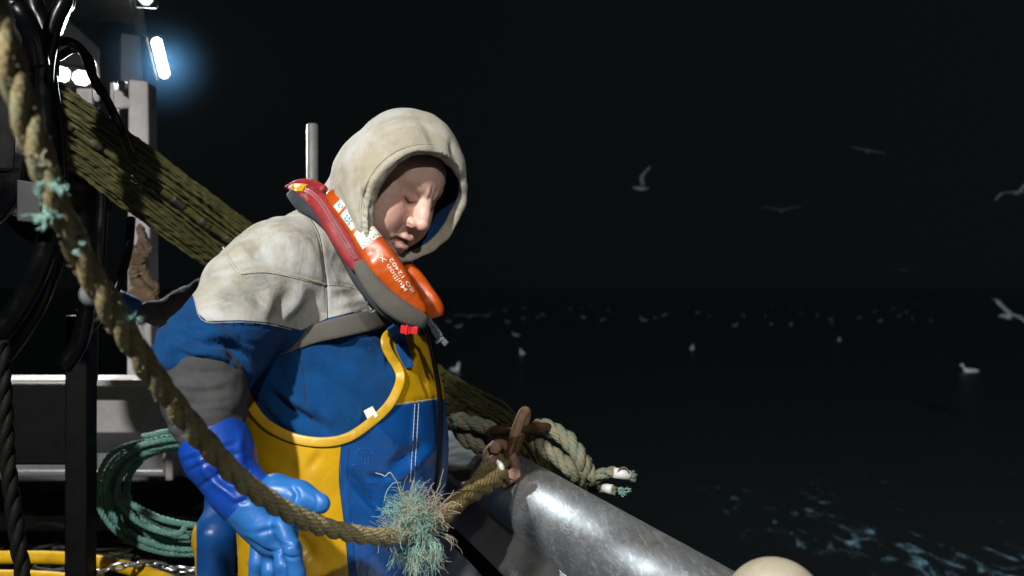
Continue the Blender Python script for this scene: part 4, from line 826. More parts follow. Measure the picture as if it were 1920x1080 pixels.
# eye splice between the big tuft and the shackle
e1 = pxpath([(775, 1003, 1.78), (808, 985, 1.86), (850, 950, 1.97), (888, 915, 2.09), (914, 880, 2.20), (930, 862, 2.27)], 120); e2 = pxpath([(790, 1000, 1.79), (822, 975, 1.87), (862, 938, 1.96), (905, 915, 2.08), (935, 892, 2.19), (942, 868, 2.27)], 120)
mb = rope_geo(e1, .0195, .21, 9, 3, .03); m2 = rope_geo(e2, .0185, .21, 9, 3, .03, 1.)
mb.add(np.concatenate(m2.V), m2.F, np.concatenate(m2.U)); mb.build('eye_splice', M['rope_eye'], rope)
TC = P(778, 985, 1.765)
fray('frayed_tuft', P(772, 985, 1.755), 800, .020, .036, M['fray_teal'], rope, (-.25, -.55, .15), 1.4, .00038, .15, 21)
fray('frayed_tuft', P(782, 965, 1.76), 640, .018, .036, M['fray_tan'], rope, (.05, -.6, .35), 1.4, .00038, .15, 22)
fray('frayed_tuft', P(768, 945, 1.755), 200, .014, .036, M['fray_teal'], rope, (-.15, -.4, .8), .9, .00038, .1, 23)
fray('frayed_tuft', P(785, 1025, 1.76), 480, .016, .046, M['fray_teal'], rope, (.1, -.4, -.8), .9, .00038, .5, 24)
fray('frayed_tuft', P(792, 1035, 1.76), 200, .016, .048, M['fray_tan'], rope, (.15, -.4, -.9), .9, .00038, .5, 25)
fray('frayed_tuft', P(735, 1000, 1.70), 120, .010, .040, M['fray_tan'], rope, (-.8, -.4, .1), .8, .00038, .2, 26)
fray('frayed_tuft', P(800, 960, 1.79), 60, .02, .075, M['fray_pale'], rope, (.6, -.3, .5), .7, .0006, .0, 27)
tube('loose_yarn', pxpath([(704, 887, 1.74), (716, 890, 1.73), (722, 893, 1.73), (731, 886, 1.73), (739, 896, 1.735), (746, 908, 1.74), (752, 930, 1.745)], 40), .0009, M['fray_pale'], rope, 5)
tube('loose_yarn', pxpath([(752, 905, 1.74), (738, 906, 1.73), (726, 920, 1.73), (720, 940, 1.73)], 30), .0007, M['fray_teal'], rope, 5)
# ------------------------------------------------------------------ shackle, links
sh = empty('shackle', tuple(P(945, 880, 2.26)), 'rusty brown bow shackle with a bolt joining the olive rope eye to an iron link', 'shackle')
tube('bow', pxpath([(925, 878, 2.24), (914, 868, 2.245), (914, 852, 2.25), (925, 836, 2.265), (940, 832, 2.28), (952, 842, 2.29), (962, 862, 2.285), (968, 884, 2.27), (958, 900, 2.25), (944, 905, 2.235), (936, 898, 2.225)], 90), np.interp(np.arange(90), [0, 30, 60, 89], [.0125, .0105, .0115, .0135]), M['rust'], sh, 12)
def lug(px, py, Y, r, th_, axis):
    R_ = frame_rot(axis, (.2, -.9, .3)); C_ = P(px, py, Y); a = np.linspace(0, 2 * np.pi, 22, endpoint=False); V = []
    for x, rr_ in ((-th_, r * .85), (-th_ * .8, r), (th_ * .8, r), (th_, r * .85)): V += [C_ + R_ @ np.array([x, rr_ * math.cos(t), rr_ * math.sin(t)]) for t in a]
    F = [(i * 22 + k, i * 22 + (k + 1) % 22, (i + 1) * 22 + (k + 1) % 22, (i + 1) * 22 + k) for i in range(3) for k in range(22)] + [tuple(range(22))[::-1], tuple(66 + k for k in range(22))]; return V, F
ax_ = P(960, 893, 2.235) - P(922, 866, 2.235)
mb = MB(); mb.add(*lug(921, 868, 2.228, .0175, .010, ax_)); mb.add(*lug(958, 893, 2.222, .0190, .010, ax_)); mb.build('lug', M['rust'], sh)
tube('pin', np.array([P(912, 860, 2.225), P(970, 901, 2.222)]), .0085, M['rust'], sh, 14)
def hexn(px, py, Y, r, th_, axis, name):
    R_ = frame_rot(axis, (.2, -.9, .3)); C_ = P(px, py, Y); V = [C_ + R_ @ np.array([x, r * math.cos(t), r * math.sin(t)]) for x in (-th_, th_) for t in np.arange(6) * math.pi / 3]
    bevel(mesh_obj(name, V, [(k, (k + 1) % 6, (k + 1) % 6 + 6, k + 6) for k in range(6)] + [tuple(range(6))[::-1], tuple(range(6, 12))], M['rust'], sh, False), .002)
hexn(964, 888, 2.205, .0150, .0075, P(970, 895, 2.15) - P(960, 885, 2.25), 'nut'); hexn(928, 838, 2.235, .0145, .010, P(930, 845, 2.2) - P(926, 832, 2.25), 'bolt_head')
tube('tape', pxpath([(934, 866, 2.205), (940, 874, 2.195), (942, 884, 2.20)], 8), .0075, M['tape'], sh, 4)
def link(name, c, ax1, ax2, a, b, r, mat, label, cat, group=None, parent=None):
    th_ = np.linspace(0, 2 * np.pi, 48, endpoint=False); ax1 = nrm(np.asarray(ax1, float)); ax2 = nrm(np.asarray(ax2, float) - ax1 * np.dot(ax1, ax2))
    s_ = lambda f: np.sign(f) * np.abs(f) ** .8
    C_ = np.asarray(c)[None] + a * s_(np.cos(th_))[:, None] * ax1 + b * s_(np.sin(th_))[:, None] * ax2
    return tag(tube(name, C_, r, mat, parent, 14, True), label, cat, group)
link('iron_link', P(968, 822, 2.31), P(986, 772, 2.31) - P(952, 876, 2.31), (.35, 1, .1), .066, .026, .0120, linkmat(), 'upright rusty iron link standing above the bow shackle, its top rubbed pale', 'chain link')
link('iron_link', P(975, 806, 2.36), (1, .25, .02), (.0, 1, -.25), .068, .032, .0118, M['rust_wet'], 'flat wet dark iron link lying through the upright link and the green rope', 'chain link')
# ------------------------------------------------------------------ green rope lashed over the rail
gr = empty('lashing_rope', tuple(P(1000, 850, 2.4)), 'pale green and beige rope lashed over the steel rail, its ends taped white', 'rope')
def strand(pts, R, pitch=.105, n=110): return rope_geo(pxpath(pts, n), R, pitch, 8, 3, .06)
mb = MB()
for pts, R in (([(935, 818, 2.38), (915, 802, 2.37), (885, 794, 2.36), (858, 788, 2.37), (845, 795, 2.42)], .0185), ([(925, 840, 2.42), (900, 838, 2.40), (878, 826, 2.38), (866, 812, 2.40), (860, 800, 2.45)], .0190), ([(890, 815, 2.44), (915, 822, 2.41), (935, 835, 2.42)], .016),
 ([(1008, 800, 2.40), (1030, 803, 2.38), (1056, 818, 2.36), (1078, 842, 2.34), (1090, 868, 2.33), (1092, 892, 2.35), (1088, 915, 2.40)], .0205), ([(1002, 812, 2.42), (1008, 832, 2.39), (1026, 846, 2.36), (1048, 860, 2.34), (1070, 880, 2.32), (1084, 893, 2.34), (1100, 915, 2.40)], .0195), ([(1090, 850, 2.38), (1104, 870, 2.35), (1110, 895, 2.33), (1120, 910, 2.36)], .0115),
 ([(1112, 905, 2.36), (1122, 893, 2.33), (1138, 886, 2.32), (1152, 886, 2.31)], .0135), ([(1180, 891, 2.31), (1188, 895, 2.31)], .012), ([(1118, 915, 2.40), (1135, 916, 2.35), (1155, 920, 2.33)], .0115)):
    m2 = strand(pts, R); mb.add(np.concatenate(m2.V), m2.F, np.concatenate(m2.U))
mb.build('strands', M['rope_green'], gr)
tube('white_tape', np.array([P(1150, 886, 2.31), P(1181, 892, 2.31)]), .0125, M['tape'], gr, 14); tube('white_tape', np.array([P(1132, 915, 2.345), P(1148, 918, 2.33)]), .0115, M['tape'], gr, 14)
fray('frayed_end', P(1184, 893, 2.31), 90, .006, .016, M['fray_teal'], gr, (1, 0, 0), .7, .0006, .2, 31); fray('frayed_end', P(1162, 921, 2.33), 90, .006, .018, M['fray_teal'], gr, (1, 0, 0), .7, .0006, .2, 32); fray('frayed_end', P(855, 788, 2.36), 60, .008, .014, M['fray_teal'], gr, (-1, 0, .2), .7, .0006, .2, 33)
tube('loose_loop', pxpath([(1158, 886, 2.30), (1164, 878, 2.30), (1174, 878, 2.30), (1180, 888, 2.30)], 20), .0022, M['rope_green'], gr, 6)
# ------------------------------------------------------------------ steel rail and bulwark
bw = empty('bulwark', tuple(rail(0, 0, 0)), 'ship side of steel plate topped by a fat scuffed stainless tube', 'bulwark')
n = 60; C_ = np.array([rail(t) for t in np.linspace(-1.45, .10, n)]); tube('rail_tube', C_, .083, M['steel'], bw, 64)
def along(name, prof, t0, t1, mat, closed=True, nseg=10):
    "profile of (outboard, z) swept along the rail"
    ts = np.linspace(t0, t1, nseg); k = len(prof); V = [rail(t, o_, z_) for t in ts for o_, z_ in prof]
    F = [(i * k + j, (i + 1) * k + j, (i + 1) * k + (j + 1) % k, i * k + (j + 1) % k) for i in range(nseg - 1) for j in range(k)] + [tuple(range(k)), tuple((nseg - 1) * k + j for j in range(k))[::-1]]
    return mesh_obj(name, V, F, mat, bw, False)
bevel(along('rail_flange', [(-.060, .862), (-.125, .800), (-.131, .806), (-.066, .868)], -1.5, 1.35, M['steel_dark']), .002)
bevel(along('inner_plate', [(-.150, .782), (-.300, .620), (-.310, .05), (-.316, .05), (-.306, .623), (-.155, .787)], -1.5, 1.35, M['steel_dark']), .003)
along('plate_core', [(-.172, .775), (-.06, .775), (-.05, .845), (-.10, .79), (-.13, .76)], -1.5, 1.35, M['black']) if False else None
along('shell_plate', [(.055, .90), (.075, .84), (.02, -1.6), (-.01, -1.6), (.03, .84), (.03, .88)], -6, 1.9, M['grey_paint'])
bevel(along('gunwale_cap', [(-.10, .905), (.07, .935), (.075, .915), (-.10, .885)], .12, 1.6, M['steel_dark']), .004)
for t_ in (-1.2, -.5, .25, .95): along('stanchion', [(-.13, .74), (.0, .80), (.0, .05), (-.28, .05), (-.28, .58)], t_ - .012, t_ + .012, M['grey_paint'], True, 2)
# cream float
fl = SDF((.25, 1.2, .84), (.45, 1.42, 1.05), .004); fc = P(1452, 1138, 1.31); fl.ell(fc, (.066, .066, .064), .01)
fl.cap(fc - (0, 0, .055), fc - (0, 0, .085), .018, .014, .01); V, F = fl.mesh(2); tag(mesh_obj('net_float', V, F, M['cream']), 'round cream plastic float resting against the near end of the steel rail', 'float')
# ------------------------------------------------------------------ fishing net drawn tight over the side
net = empty('fishing_net', tuple(P(930, 790, 2.85)), 'taut bundle of wet olive netting stretched from the hauler behind the man to the sea', 'fishing net')
A0, A1 = P(60, 200, 2.18), P(935, 805, 2.95)
nd = nrm(A1 - A0); ncr = nrm(np.cross(nd, (0, -1, 0)));  ncr = ncr if ncr[2] > 0 else -ncr; nft = nrm(np.cross(ncr, nd)); nft = nft if nft[1] < 0 else -nft
def net_line(ss, L):
    "straight from the hauler to the rail, then hanging down the ship side to the water"
    b_ = np.clip(ss - 1.03, 0, None); k_ = b_ ** 2 / (b_ + .12)
    return A0 + np.outer((ss - k_ * .80) * L, nd) + np.outer(-k_ * L * .85, (0, 0, 1))
def net_bundle(name, off, hw, dp, rows, seed, ends=(0., 2.9)):
    r = np.random.default_rng(seed); mb = MB(); L = np.linalg.norm(A1 - A0); nn = 460
    ss = np.linspace(ends[0], ends[1], nn); kn = .030
    for layer in range(3):
        for i in range(rows):
            y = -1 + 2 * (i + .5 * (layer % 2)) / (rows - 1); 
            if abs(y) > 1.08: continue
            y0 = y * hw + r.normal() * .0018; z0 = dp * math.sqrt(max(0, 1 - min(1, y * y) * .9)) - layer * .0085 + r.normal() * .002
            ph = r.uniform(0, 1); s_m = ss * L
            cyc = s_m / (kn * 2) + ph + .5 * (i % 2); wob = .0007 * np.cos(cyc * 2 * np.pi); lump = np.exp(-((((s_m / kn + 2 * ph) % 1) - .5) / .17) ** 2)
            sag = .012 * np.sin(ss * 5 + seed) + .004 * np.interp(ss, np.linspace(0, 3.8, 44), r.normal(size=44)); pinch = 1 - .10 * np.clip(ss, 0, 1)
            C_ = net_line(ss, L) + np.outer(off + (y0 * pinch + wob + sag), ncr) + np.outer(z0 + .0025 * np.interp(ss, np.linspace(0, 3.8, 110), r.normal(size=110)), nft)
            mb.add(*tube_geo(C_, (.0032 + .0026 * lump) + .0004 * r.normal(), 5, False))
    return mb.build(name, M['net'], net)
net_bundle('netting', .037, .027, .026, 11, 1); net_bundle('netting', -.041, .032, .022, 13, 2)
nn = 424; ss = np.linspace(0, 2.9, nn); L_ = np.linalg.norm(A1 - A0)
C_ = net_line(ss, L_) + np.outer(.002 + .012 * np.sin(ss * 5 + 1) + .002 * np.sin(ss * 60), ncr) + np.outer(.012 + 0 * ss, nft)
tube('head_rope', C_, .0105 + .0015 * np.sin(ss * 150), M['net'], net, 9)
for k in range(26):
    a, b_ = int(6 + k * 7.2), int(9.6 + k * 7.2)
    if b_ < nn: tube('float_wrap', C_[a:b_ + 1] + nft * .0002, .0116, M['net_dark'], net, 9)
# ------------------------------------------------------------------ second crewman, bending behind the first
man2 = empty('person', tuple(P(560, 540, 3.05) * np.array([1, 1, 0])), 'crewman half hidden behind the hooded man, grey sleeve reaching left under the net', 'person')
s = SDF((-1.30, 2.65, 0), (-.30, 3.35, 1.62), .011)
s.cap(P(560, 650, 3.05), P(580, 850, 3.05), .15, .16, .05).cap(P(500, 560, 2.98), P(590, 560, 3.05), .075, .10, .06).cap(P(560, 560, 3.05), P(610, 470, 3.02), .06, .055, .04).ell(P(640, 420, 3.0), (.085, .095, .115), .03)
s.path([P(500, 552, 2.98), P(440, 540, 2.94), P(390, 550, 2.9), P(345, 573, 2.86), P(295, 588, 2.83), P(245, 581, 2.81)], [.070, .052, .044, .040, .034, .030], .03)
s.path([P(600, 620, 3.15), P(640, 760, 3.15), P(600, 860, 3.05)], [.065, .055, .045], .04)
V, F = s.mesh(2); N = vnormals(V, F); V = V + N * (fbm(V * np.array([22, 14, 14]), 3) * .011)[:, None]; V = crease(V, N, [([(330, 560), (340, 600)], 6, -.006), ([(355, 560), (350, 600)], 6, .005), ([(310, 575), (312, 610)], 5, .004), ([(375, 545), (390, 590)], 7, -.006)])
mesh_obj('body', V, F, M['grey_second'], man2)
hf = SDF((-.72, 2.78, 1.42), (-.36, 3.12, 1.78), .006); hc_ = P(640, 420, 3.0); hf.ell(hc_ + (.03, -.028, -.018), (.066, .075, .098), .02).cap(hc_ + (.075, -.085, -.005), hc_ + (.088, -.108, -.035), .011, .015, .012)
for sd in (-1, 1): hf.ell(hc_ + (.068 + sd * .022, -.085 + sd * .02, .008), (.012, .012, .009), .008, mode='s')
hf.cap(hc_ + (.05, -.098, -.068), hc_ + (.082, -.078, -.068), .0045, .0045, .006, 's'); V, F = hf.mesh(2); o0 = np.zeros(len(V)); mesh_obj('face', V, F, M['skin'], man2, attrs={'lip': o0, 'red': o0, 'hair_lip_shade': o0, 'beard': o0})
s = SDF((-1.25, 2.36, 0), (-.30, 3.35, 1.10), .011)
s.cap(P(545, 800, 3.05), P(560, 900, 3.05), .18, .17, .05); L2 = np.array([0, 0, 1.])
hpA = P(440, 930, 2.55); s.path([P(540, 880, 3.0), P(430, 935, 2.66), P(404, 1000, 2.58), P(402, 1240, 2.6), P(402, 1420, 2.62)], [.15, .056, .049, .048, .06], .04); s.path([P(590, 900, 3.05), P(600, 1150, 3.05), P(600, 1330, 3.05)], [.11, .08, .075], .05)
V, F = s.mesh(2); N = vnormals(V, F); V = V + N * (fbm(V * 11, 3) * .006)[:, None]; px, py = proj(V)
mesh_obj('bib_overalls', V, F, M['bib'], man2, attrs={'zone': np.where(px < 368, -3., 3.) * np.clip(np.abs(px - 368) / 3, 0, 1), 'seam': np.full(len(V), -4.)})
s = SDF((-1.25, 2.6, 1.15), (-.85, 3.0, 1.5), .005)
s.path([P(244, 577, 2.81), P(218, 568, 2.79)], [.035, .038], .02)
for k_, (x, y) in enumerate(((196, 552), (190, 562), (189, 573), (193, 584))): s.path([P(222, 560 + 6 * k_, 2.77), P(x, y, 2.75), P(x + 6, y + 8, 2.73)], [.014, .013, .011], .008)
V, F = s.mesh(2); mesh_obj('rubber_glove', V, F, M['glove'], man2)
# ------------------------------------------------------------------ aft structure, lamps
gw = empty('wheelhouse', tuple(P(180, 540, 4.4) * np.array([1, 1, 0])), 'dim grey wheelhouse wall and overhang at the upper left, behind the hoses', 'wheelhouse')
def pq(name, px, mat, th, parent): return plate(name, *[P(*q) for q in px], th, mat, parent)
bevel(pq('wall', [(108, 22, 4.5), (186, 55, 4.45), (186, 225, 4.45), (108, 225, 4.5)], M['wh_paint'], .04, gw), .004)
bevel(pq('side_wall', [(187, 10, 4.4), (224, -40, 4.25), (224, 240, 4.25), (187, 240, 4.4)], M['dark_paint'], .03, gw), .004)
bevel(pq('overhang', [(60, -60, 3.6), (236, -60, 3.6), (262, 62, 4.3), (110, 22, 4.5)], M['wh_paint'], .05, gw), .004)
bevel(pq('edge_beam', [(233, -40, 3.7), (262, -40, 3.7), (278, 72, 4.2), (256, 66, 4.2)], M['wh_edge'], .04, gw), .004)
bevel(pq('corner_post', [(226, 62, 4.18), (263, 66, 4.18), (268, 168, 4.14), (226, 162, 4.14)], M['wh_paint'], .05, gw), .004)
pq('pipe_panel', [(144, 166, 4.05), (172, 166, 4.05), (172, 196, 4.05), (144, 196, 4.05)], M['white_paint'], .02, gw)
bracket = [tube('bracket', pxpath([(176, 116, 3.9), (180, 128, 3.9), (182, 144, 3.9)], 8), .010, M['white_paint'], gw), tube('bracket', pxpath([(182, 164, 3.9), (182, 188, 3.9)], 4), .010, M['white_paint'], gw)]
gp = empty('gantry_post', tuple(P(261, 540, 3.55) * np.array([1, 1, 0])), 'pale grey gantry post with cross bracket, left of the hooded man', 'post')
bevel(pq('upright', [(258, 158, 3.55), (294, 162, 3.55), (301, 740, 3.55), (255, 740, 3.55)], M['white_paint'], -.09, gp), .008)
bevel(pq('side_flat', [(217, 160, 3.56), (223, 160, 3.56), (223, 330, 3.56), (216, 330, 3.56)], M['white_paint'], -.05, gp), .002)
bevel(pq('cross_bracket', [(219, 172, 3.545), (272, 160, 3.545), (272, 200, 3.545), (219, 206, 3.545)], M['white_paint'], -.03, gp), .003)
bevel(pq('cable_clip', [(226, 152, 3.5), (240, 155, 3.5), (242, 180, 3.5), (228, 172, 3.5)], M['dark_paint'], -.03, gp), .003)
def lamp_at(name, label, px, py, Y, w_, h_, tilt, aimv, mat, watts, col, depth=.05, light=True):
    e = empty(name, tuple(P(px, py, Y)), label, 'lamp', 'lamps on the wheelhouse'); d = nrm(np.asarray(aimv, float)); c = P(px, py, Y)
    up = np.array([math.sin(tilt), 0, math.cos(tilt)]); x = nrm(np.cross(d, up)); up = np.cross(x, d); R_ = np.stack([x, d, up], 1)
    V, F = box_geo((-w_ / 2 - .012, -depth, -h_ / 2 - .012), (w_ / 2 + .012, -.002, h_ / 2 + .012), R_, c); bevel(mesh_obj('housing', V, F, M['dark_paint'], e, False), .006)
    g = MB(); k = min(w_, h_) * .30; prof = [(-w_ / 2, -h_ / 2 + k), (-w_ / 2 + k, -h_ / 2), (w_ / 2 - k, -h_ / 2), (w_ / 2, -h_ / 2 + k), (w_ / 2, h_ / 2 - k), (w_ / 2 - k, h_ / 2), (-w_ / 2 + k, h_ / 2), (-w_ / 2, h_ / 2 - k)]
    V = [c + R_ @ np.array([a, y, b_]) for y, sc in ((0, 1), (.012, .9)) for a, b_ in [(p_[0] * sc, p_[1] * sc) for p_ in prof]]
    g.add(V, [(i, (i + 1) % 8, (i + 1) % 8 + 8, i + 8) for i in range(8)] + [tuple(range(8))[::-1], tuple(range(8, 16))]); g.build('glass', mat, e, False)
    if light: spot(name + '_beam', tuple(c + d * .03), tuple(c + d * 3), watts, 112, .05, col, .5)
lamp_at('deck_lamp', 'long bright white deck lamp hanging tilted above the gantry post', 301, 109, 4.0, .040, .165, math.radians(-17), (.45, -.80, -.42), M['lamp'], 150, (.86, .95, 1))
lamp_at('floodlight', 'glowing square floodlight nearest the dark hoses, left of its twin', 116, 139, 4.2, .070, .058, .2, (.30, -.90, -.35), M['lamp_warm'], 110, (1, .95, .86))
lamp_at('floodlight', 'glowing square floodlight beside the white bracket, right of its twin', 153, 146, 4.2, .070, .058, .15, (.35, -.90, -.35), M['lamp_warm'], 110, (1, .95, .86))
lamp_at('bulkhead_lamp', 'small pale lamp under the overhang at the top edge', 273, -4, 3.6, .05, .05, 0, (.2, -.9, -.4), M['lamp_dim'], 0, (1, 1, 1), .05, False)
# mooring junk hung on the post
hk = empty('hanging_rope', tuple(P(268, 470, 3.42)), 'brown worn rope ends and rags hung in a knot on the pale gantry post', 'rope')
mb = MB()
for pts, R in (([(262, 425, 3.46), (266, 450, 3.42), (258, 475, 3.40), (266, 500, 3.39), (276, 520, 3.40), (284, 535, 3.42)], .014), ([(270, 450, 3.42), (276, 470, 3.39), (264, 488, 3.38), (256, 505, 3.40), (252, 540, 3.44)], .013), ([(250, 460, 3.44), (246, 500, 3.43), (248, 560, 3.44), (246, 620, 3.45)], .009), ([(262, 460, 3.40), (272, 478, 3.37), (280, 466, 3.40), (270, 455, 3.43)], .012), ([(270, 515, 3.40), (282, 530, 3.39), (292, 540, 3.40), (290, 556, 3.42)], .012)):
    m2 = rope_geo(pxpath(pts, 60), R, .06, 7, 3, .08); mb.add(np.concatenate(m2.V), m2.F, np.concatenate(m2.U))
mb.build('strands', M['rope_brown'], hk)
s = SDF((-1.45, 3.3, 1.25), (-1.15, 3.55, 1.75), .006); s.path([P(258, 535, 3.42), P(256, 560, 3.40), P(260, 585, 3.42)], [.022, .030, .026], .02).path([P(258, 540, 3.42), P(282, 555, 3.40)], [.026, .022], .02)
V, F = s.mesh(2); mesh_obj('rag', V + vnormals(V, F) * (fbm(V * 40, 2) * .006)[:, None], F, M['rope_brown'], hk)
tag(tube('stanchion_pole', np.array([P(586, 232, 2.75), P(585, 231, 2.75) * [1, 1, 0]]), .0165, M['pole'], None, 24), 'thin pale upright pole ending in the dark just behind the hooded head', 'pole')
bpy.data.objects['stanchion_pole'].modifiers.new('edge', 'BEVEL').width = .004
# stern bulwark
sb = empty('stern_bulwark', tuple(P(240, 540, 3.42) * np.array([1, 1, 0])), 'weathered white bulwark across the stern behind the green rope coil', 'bulwark')
def span(name, x0, x1, y0, y1, Y, mat, th, bv=.006): return bevel(pq(name, [(x0, y0, Y), (x1, y0, Y), (x1, y1, Y), (x0, y1, Y)], mat, th, sb), bv)
span('top_cap', -260, 620, 703, 716, 3.38, M['white_paint'], -.16); span('upper_plate', -260, 620, 717, 806, 3.42, M['white_paint'], -.08); span('lower_plate', -260, 620, 806, 1290, 3.56, M['grey_paint'], -.03)
tube('guard_pipe', np.array([P(-260, 930, 3.36), P(620, 930, 3.36)]), .066, M['dark_paint'], sb, 24); span('ledge', -260, 620, 880, 890, 3.45, M['grey_paint'], -.03)
for x in (150, 330, -60): span('rib', x, x + 14, 806, 1290, 3.44, M['white_paint'], -.11)
s = SDF((-1.35, 3.35, .55), (-.95, 3.6, .95), .006); s.ell(P(330, 866, 3.44), (.05, .05, .055), .01).cap(P(330, 840, 3.44), P(330, 830, 3.44), .018, .014, .01); V, F = s.mesh(2); tag(mesh_obj('net_float', V, F, M['cream']), 'dull beige float tucked under the stern bulwark behind the rope coil', 'float')
s = SDF((-1.95, 3.2, .40), (-1.35, 3.55, .70), .008); s.ell(P(85, 1008, 3.36), (.10, .07, .05), .02); V, F = s.mesh(2); tag(mesh_obj('net_float', V, F, M['cream']), 'dim oval beige float behind the dark frame, low at the stern', 'float')
# coil of teal rope
r = np.random.default_rng(8); pts = []
for k in range(11):
    ax_, ay_ = 172 - 5.2 * k + r.normal() * 2, 112 - 3.6 * k + r.normal() * 2; cx, cy = 343 + 1.0 * k + r.normal() * 3, 925 + r.normal() * 4; Yk = 2.90 + .018 * (k % 4) + r.normal() * .006
    for a in np.linspace(0, 2 * np.pi, 16, endpoint=False):
        sq_ = 1 + .06 * math.sin(2 * a + .6); pts.append((cx + ax_ * sq_ * math.cos(a - 2), cy + ay_ * sq_ * math.sin(a - 2) + 6 * math.cos(a - 2), Yk + .012 * math.sin(a * 2 + k)))
coil = empty('rope_coil', tuple(P(340, 925, 2.9)), 'big loose coil of thin teal rope hung before the stern bulwark', 'rope coil')
rope_geo(pxpath(pts, 2400), .0088, .045, 5, 3, .04).build('turns', M['rope_teal'], coil)
rope_geo(pxpath([(225, 930, 2.86), (246, 945, 2.85), (290, 968, 2.84), (330, 980, 2.84), (372, 986, 2.86)], 160), .0095, .045, 6, 3, .04).build('rope_tail', M['rope_teal'], coil); rope_geo(pxpath([(230, 940, 2.86), (255, 975, 2.84), (300, 996, 2.83), (335, 1000, 2.83), (350, 985, 2.85)], 140), .009, .045, 6, 3, .04).build('rope_tail', M['rope_teal'], coil)
fray('frayed_end', P(227, 934, 2.85), 60, .008, .03, M['fray_tan'], coil, (-.5, -.3, -.5), .9, .0006, .2, 41)
# net bin with a yellow hose and chain lying on it
nb_ = empty('net_bin', tuple(P(150, 540, 2.75) * np.array([1, 1, 0])), 'dark low bin in the bottom left corner under the yellow hose and chain', 'bin')
def zbox(name, x0, x1, y0, y1, z0, z1, mat, parent, bv=.01): return bevel(mesh_obj(name, *box_geo((x0, y0, z0), (x1, y1, z1)), mat, parent, False), bv)
zbox('side_panel', -1.75, -.78, 2.72, 2.76, .02, .60, M['dark_paint'], nb_); zbox('bin_floor', -1.75, -.78, 2.761, 3.25, .02, .555, M['black'], nb_); zbox('back_panel', -1.75, -.78, 3.251, 3.29, .02, .60, M['dark_paint'], nb_)
r = np.random.default_rng(9); mb = MB()
for k in range(70):
    p = np.array([r.uniform(-1.7, -.85), r.uniform(2.8, 3.2), .565]); q = [p]
    for _ in range(7): q.append(q[-1] + np.array([r.normal() * .07, r.normal() * .05, r.normal() * .006]))
    q = np.array(q); q[:, 2] = np.clip(q[:, 2], .56, .60); mb.add(*tube_geo(spline(q, 26), .006, 5, False))
mb.build('heaped_netting', M['net_dark'], nb_)
def gz(px, py, z): Y = (CAMZ - z) * FPX / (py - 540); return P(px, py, Y)
tag(tube('yellow_hose', spline(np.array([gz(-60, 1046, .625), gz(20, 1045, .625), gz(105, 1046, .625), gz(180, 1053, .625), gz(250, 1068, .625), gz(320, 1092, .625), gz(380, 1125, .63)]), 80), .019, M['yellow_hose'], None, 18), 'fat yellow hose lying across the dark bin', 'hose')
tag(tube('yellow_hose', spline(np.array([gz(-60, 1080, .60), gz(60, 1082, .60), gz(140, 1090, .60), gz(220, 1118, .60)]), 50), .018, M['yellow_hose'], None, 14), 'thinner shaded yellow hose just below the fat one', 'hose')
ch = empty('chain', tuple(gz(300, 1062, .61)), 'slack galvanised chain beside the yellow hose at the bottom left', 'chain')
cp = spline(np.array([gz(172, 1080, .63), gz(205, 1066, .655), gz(250, 1058, .66), gz(300, 1062, .63), gz(345, 1069, .62), gz(400, 1062, .62), (gz(440, 1040, .62)), gz(480, 1030, .62)]), 18)
for i in range(17):
    a, b_ = cp[i], cp[i + 1]; d = nrm(b_ - a); sd = nrm(np.cross(d, (0, 0, 1))); u2 = np.cross(sd, d); ax2 = sd if i % 2 else nrm(u2 * .7 + sd * .7); L_ = np.linalg.norm(b_ - a)
    t_ = np.linspace(0, 2 * np.pi, 28, endpoint=False); sg = lambda f: np.sign(f) * np.abs(f) ** .7
    tube('link', (a + b_) / 2 + (L_ * .62) * sg(np.cos(t_))[:, None] * d + .013 * sg(np.sin(t_))[:, None] * ax2, .0042, M['galv'], ch, 8, True)
# dark frame, hauler and hoses at the left
fr_ = empty('steel_frame', tuple(P(150, 540, 2.65) * np.array([1, 1, 0])), 'dark steel frame of upright and broad crosspiece at the left edge', 'frame')
bevel(pq('upright', [(143, 590, 2.65), (184, 590, 2.65), (181, 1520, 2.65), (140, 1520, 2.65)], M['dark_paint'], -.07, fr_), .006)
bevel(pq('crosspiece', [(-220, 716, 2.645), (142, 716, 2.645), (142, 866, 2.645), (-220, 866, 2.645)], M['dark_paint'], -.05, fr_), .006)
bevel(pq('stained_board', [(139, 582, 2.64), (181, 582, 2.64), (179, 716, 2.64), (138, 716, 2.64)], M['plank'], .02, fr_), .004)
hl = empty('net_hauler', tuple(P(20, 320, 2.2)), 'dark drum of the net hauler at the left edge behind the muddy rope', 'hauler')
def drum(name, c, axis, prof, mat, ns=48):
    R_ = frame_rot(axis, (.1, .2, 1)); V = [c + R_ @ np.array([x, r_ * math.cos(t), r_ * math.sin(t)]) for x, r_ in prof for t in np.linspace(0, 2 * np.pi, ns, endpoint=False)]; k = len(prof)
    F = [(i * ns + j, i * ns + (j + 1) % ns, (i + 1) * ns + (j + 1) % ns, (i + 1) * ns + j) for i in range(k - 1) for j in range(ns)] + [tuple(range(ns))[::-1], tuple((k - 1) * ns + j for j in range(ns))]; return mesh_obj(name, V, F, mat, hl)
drum('drum', P(18, 318, 2.22), (.2, 1, 0), [(-.17, .16), (-.165, .165), (-.15, .165), (-.149, .12), (0, .095), (.149, .12), (.15, .165), (.165, .165), (.17, .16)], M['black'])
bevel(pq('mount_plate', [(40, 338, 1.98), (86, 346, 1.98), (84, 420, 1.98), (40, 416, 1.98)], M['wh_paint'], -.02, hl), .003)
bevel(pq('arm', [(18, -120, 2.1), (92, -120, 2.1), (60, 330, 2.1), (-10, 330, 2.1)], M['dark_paint'], -.08, hl), .008)
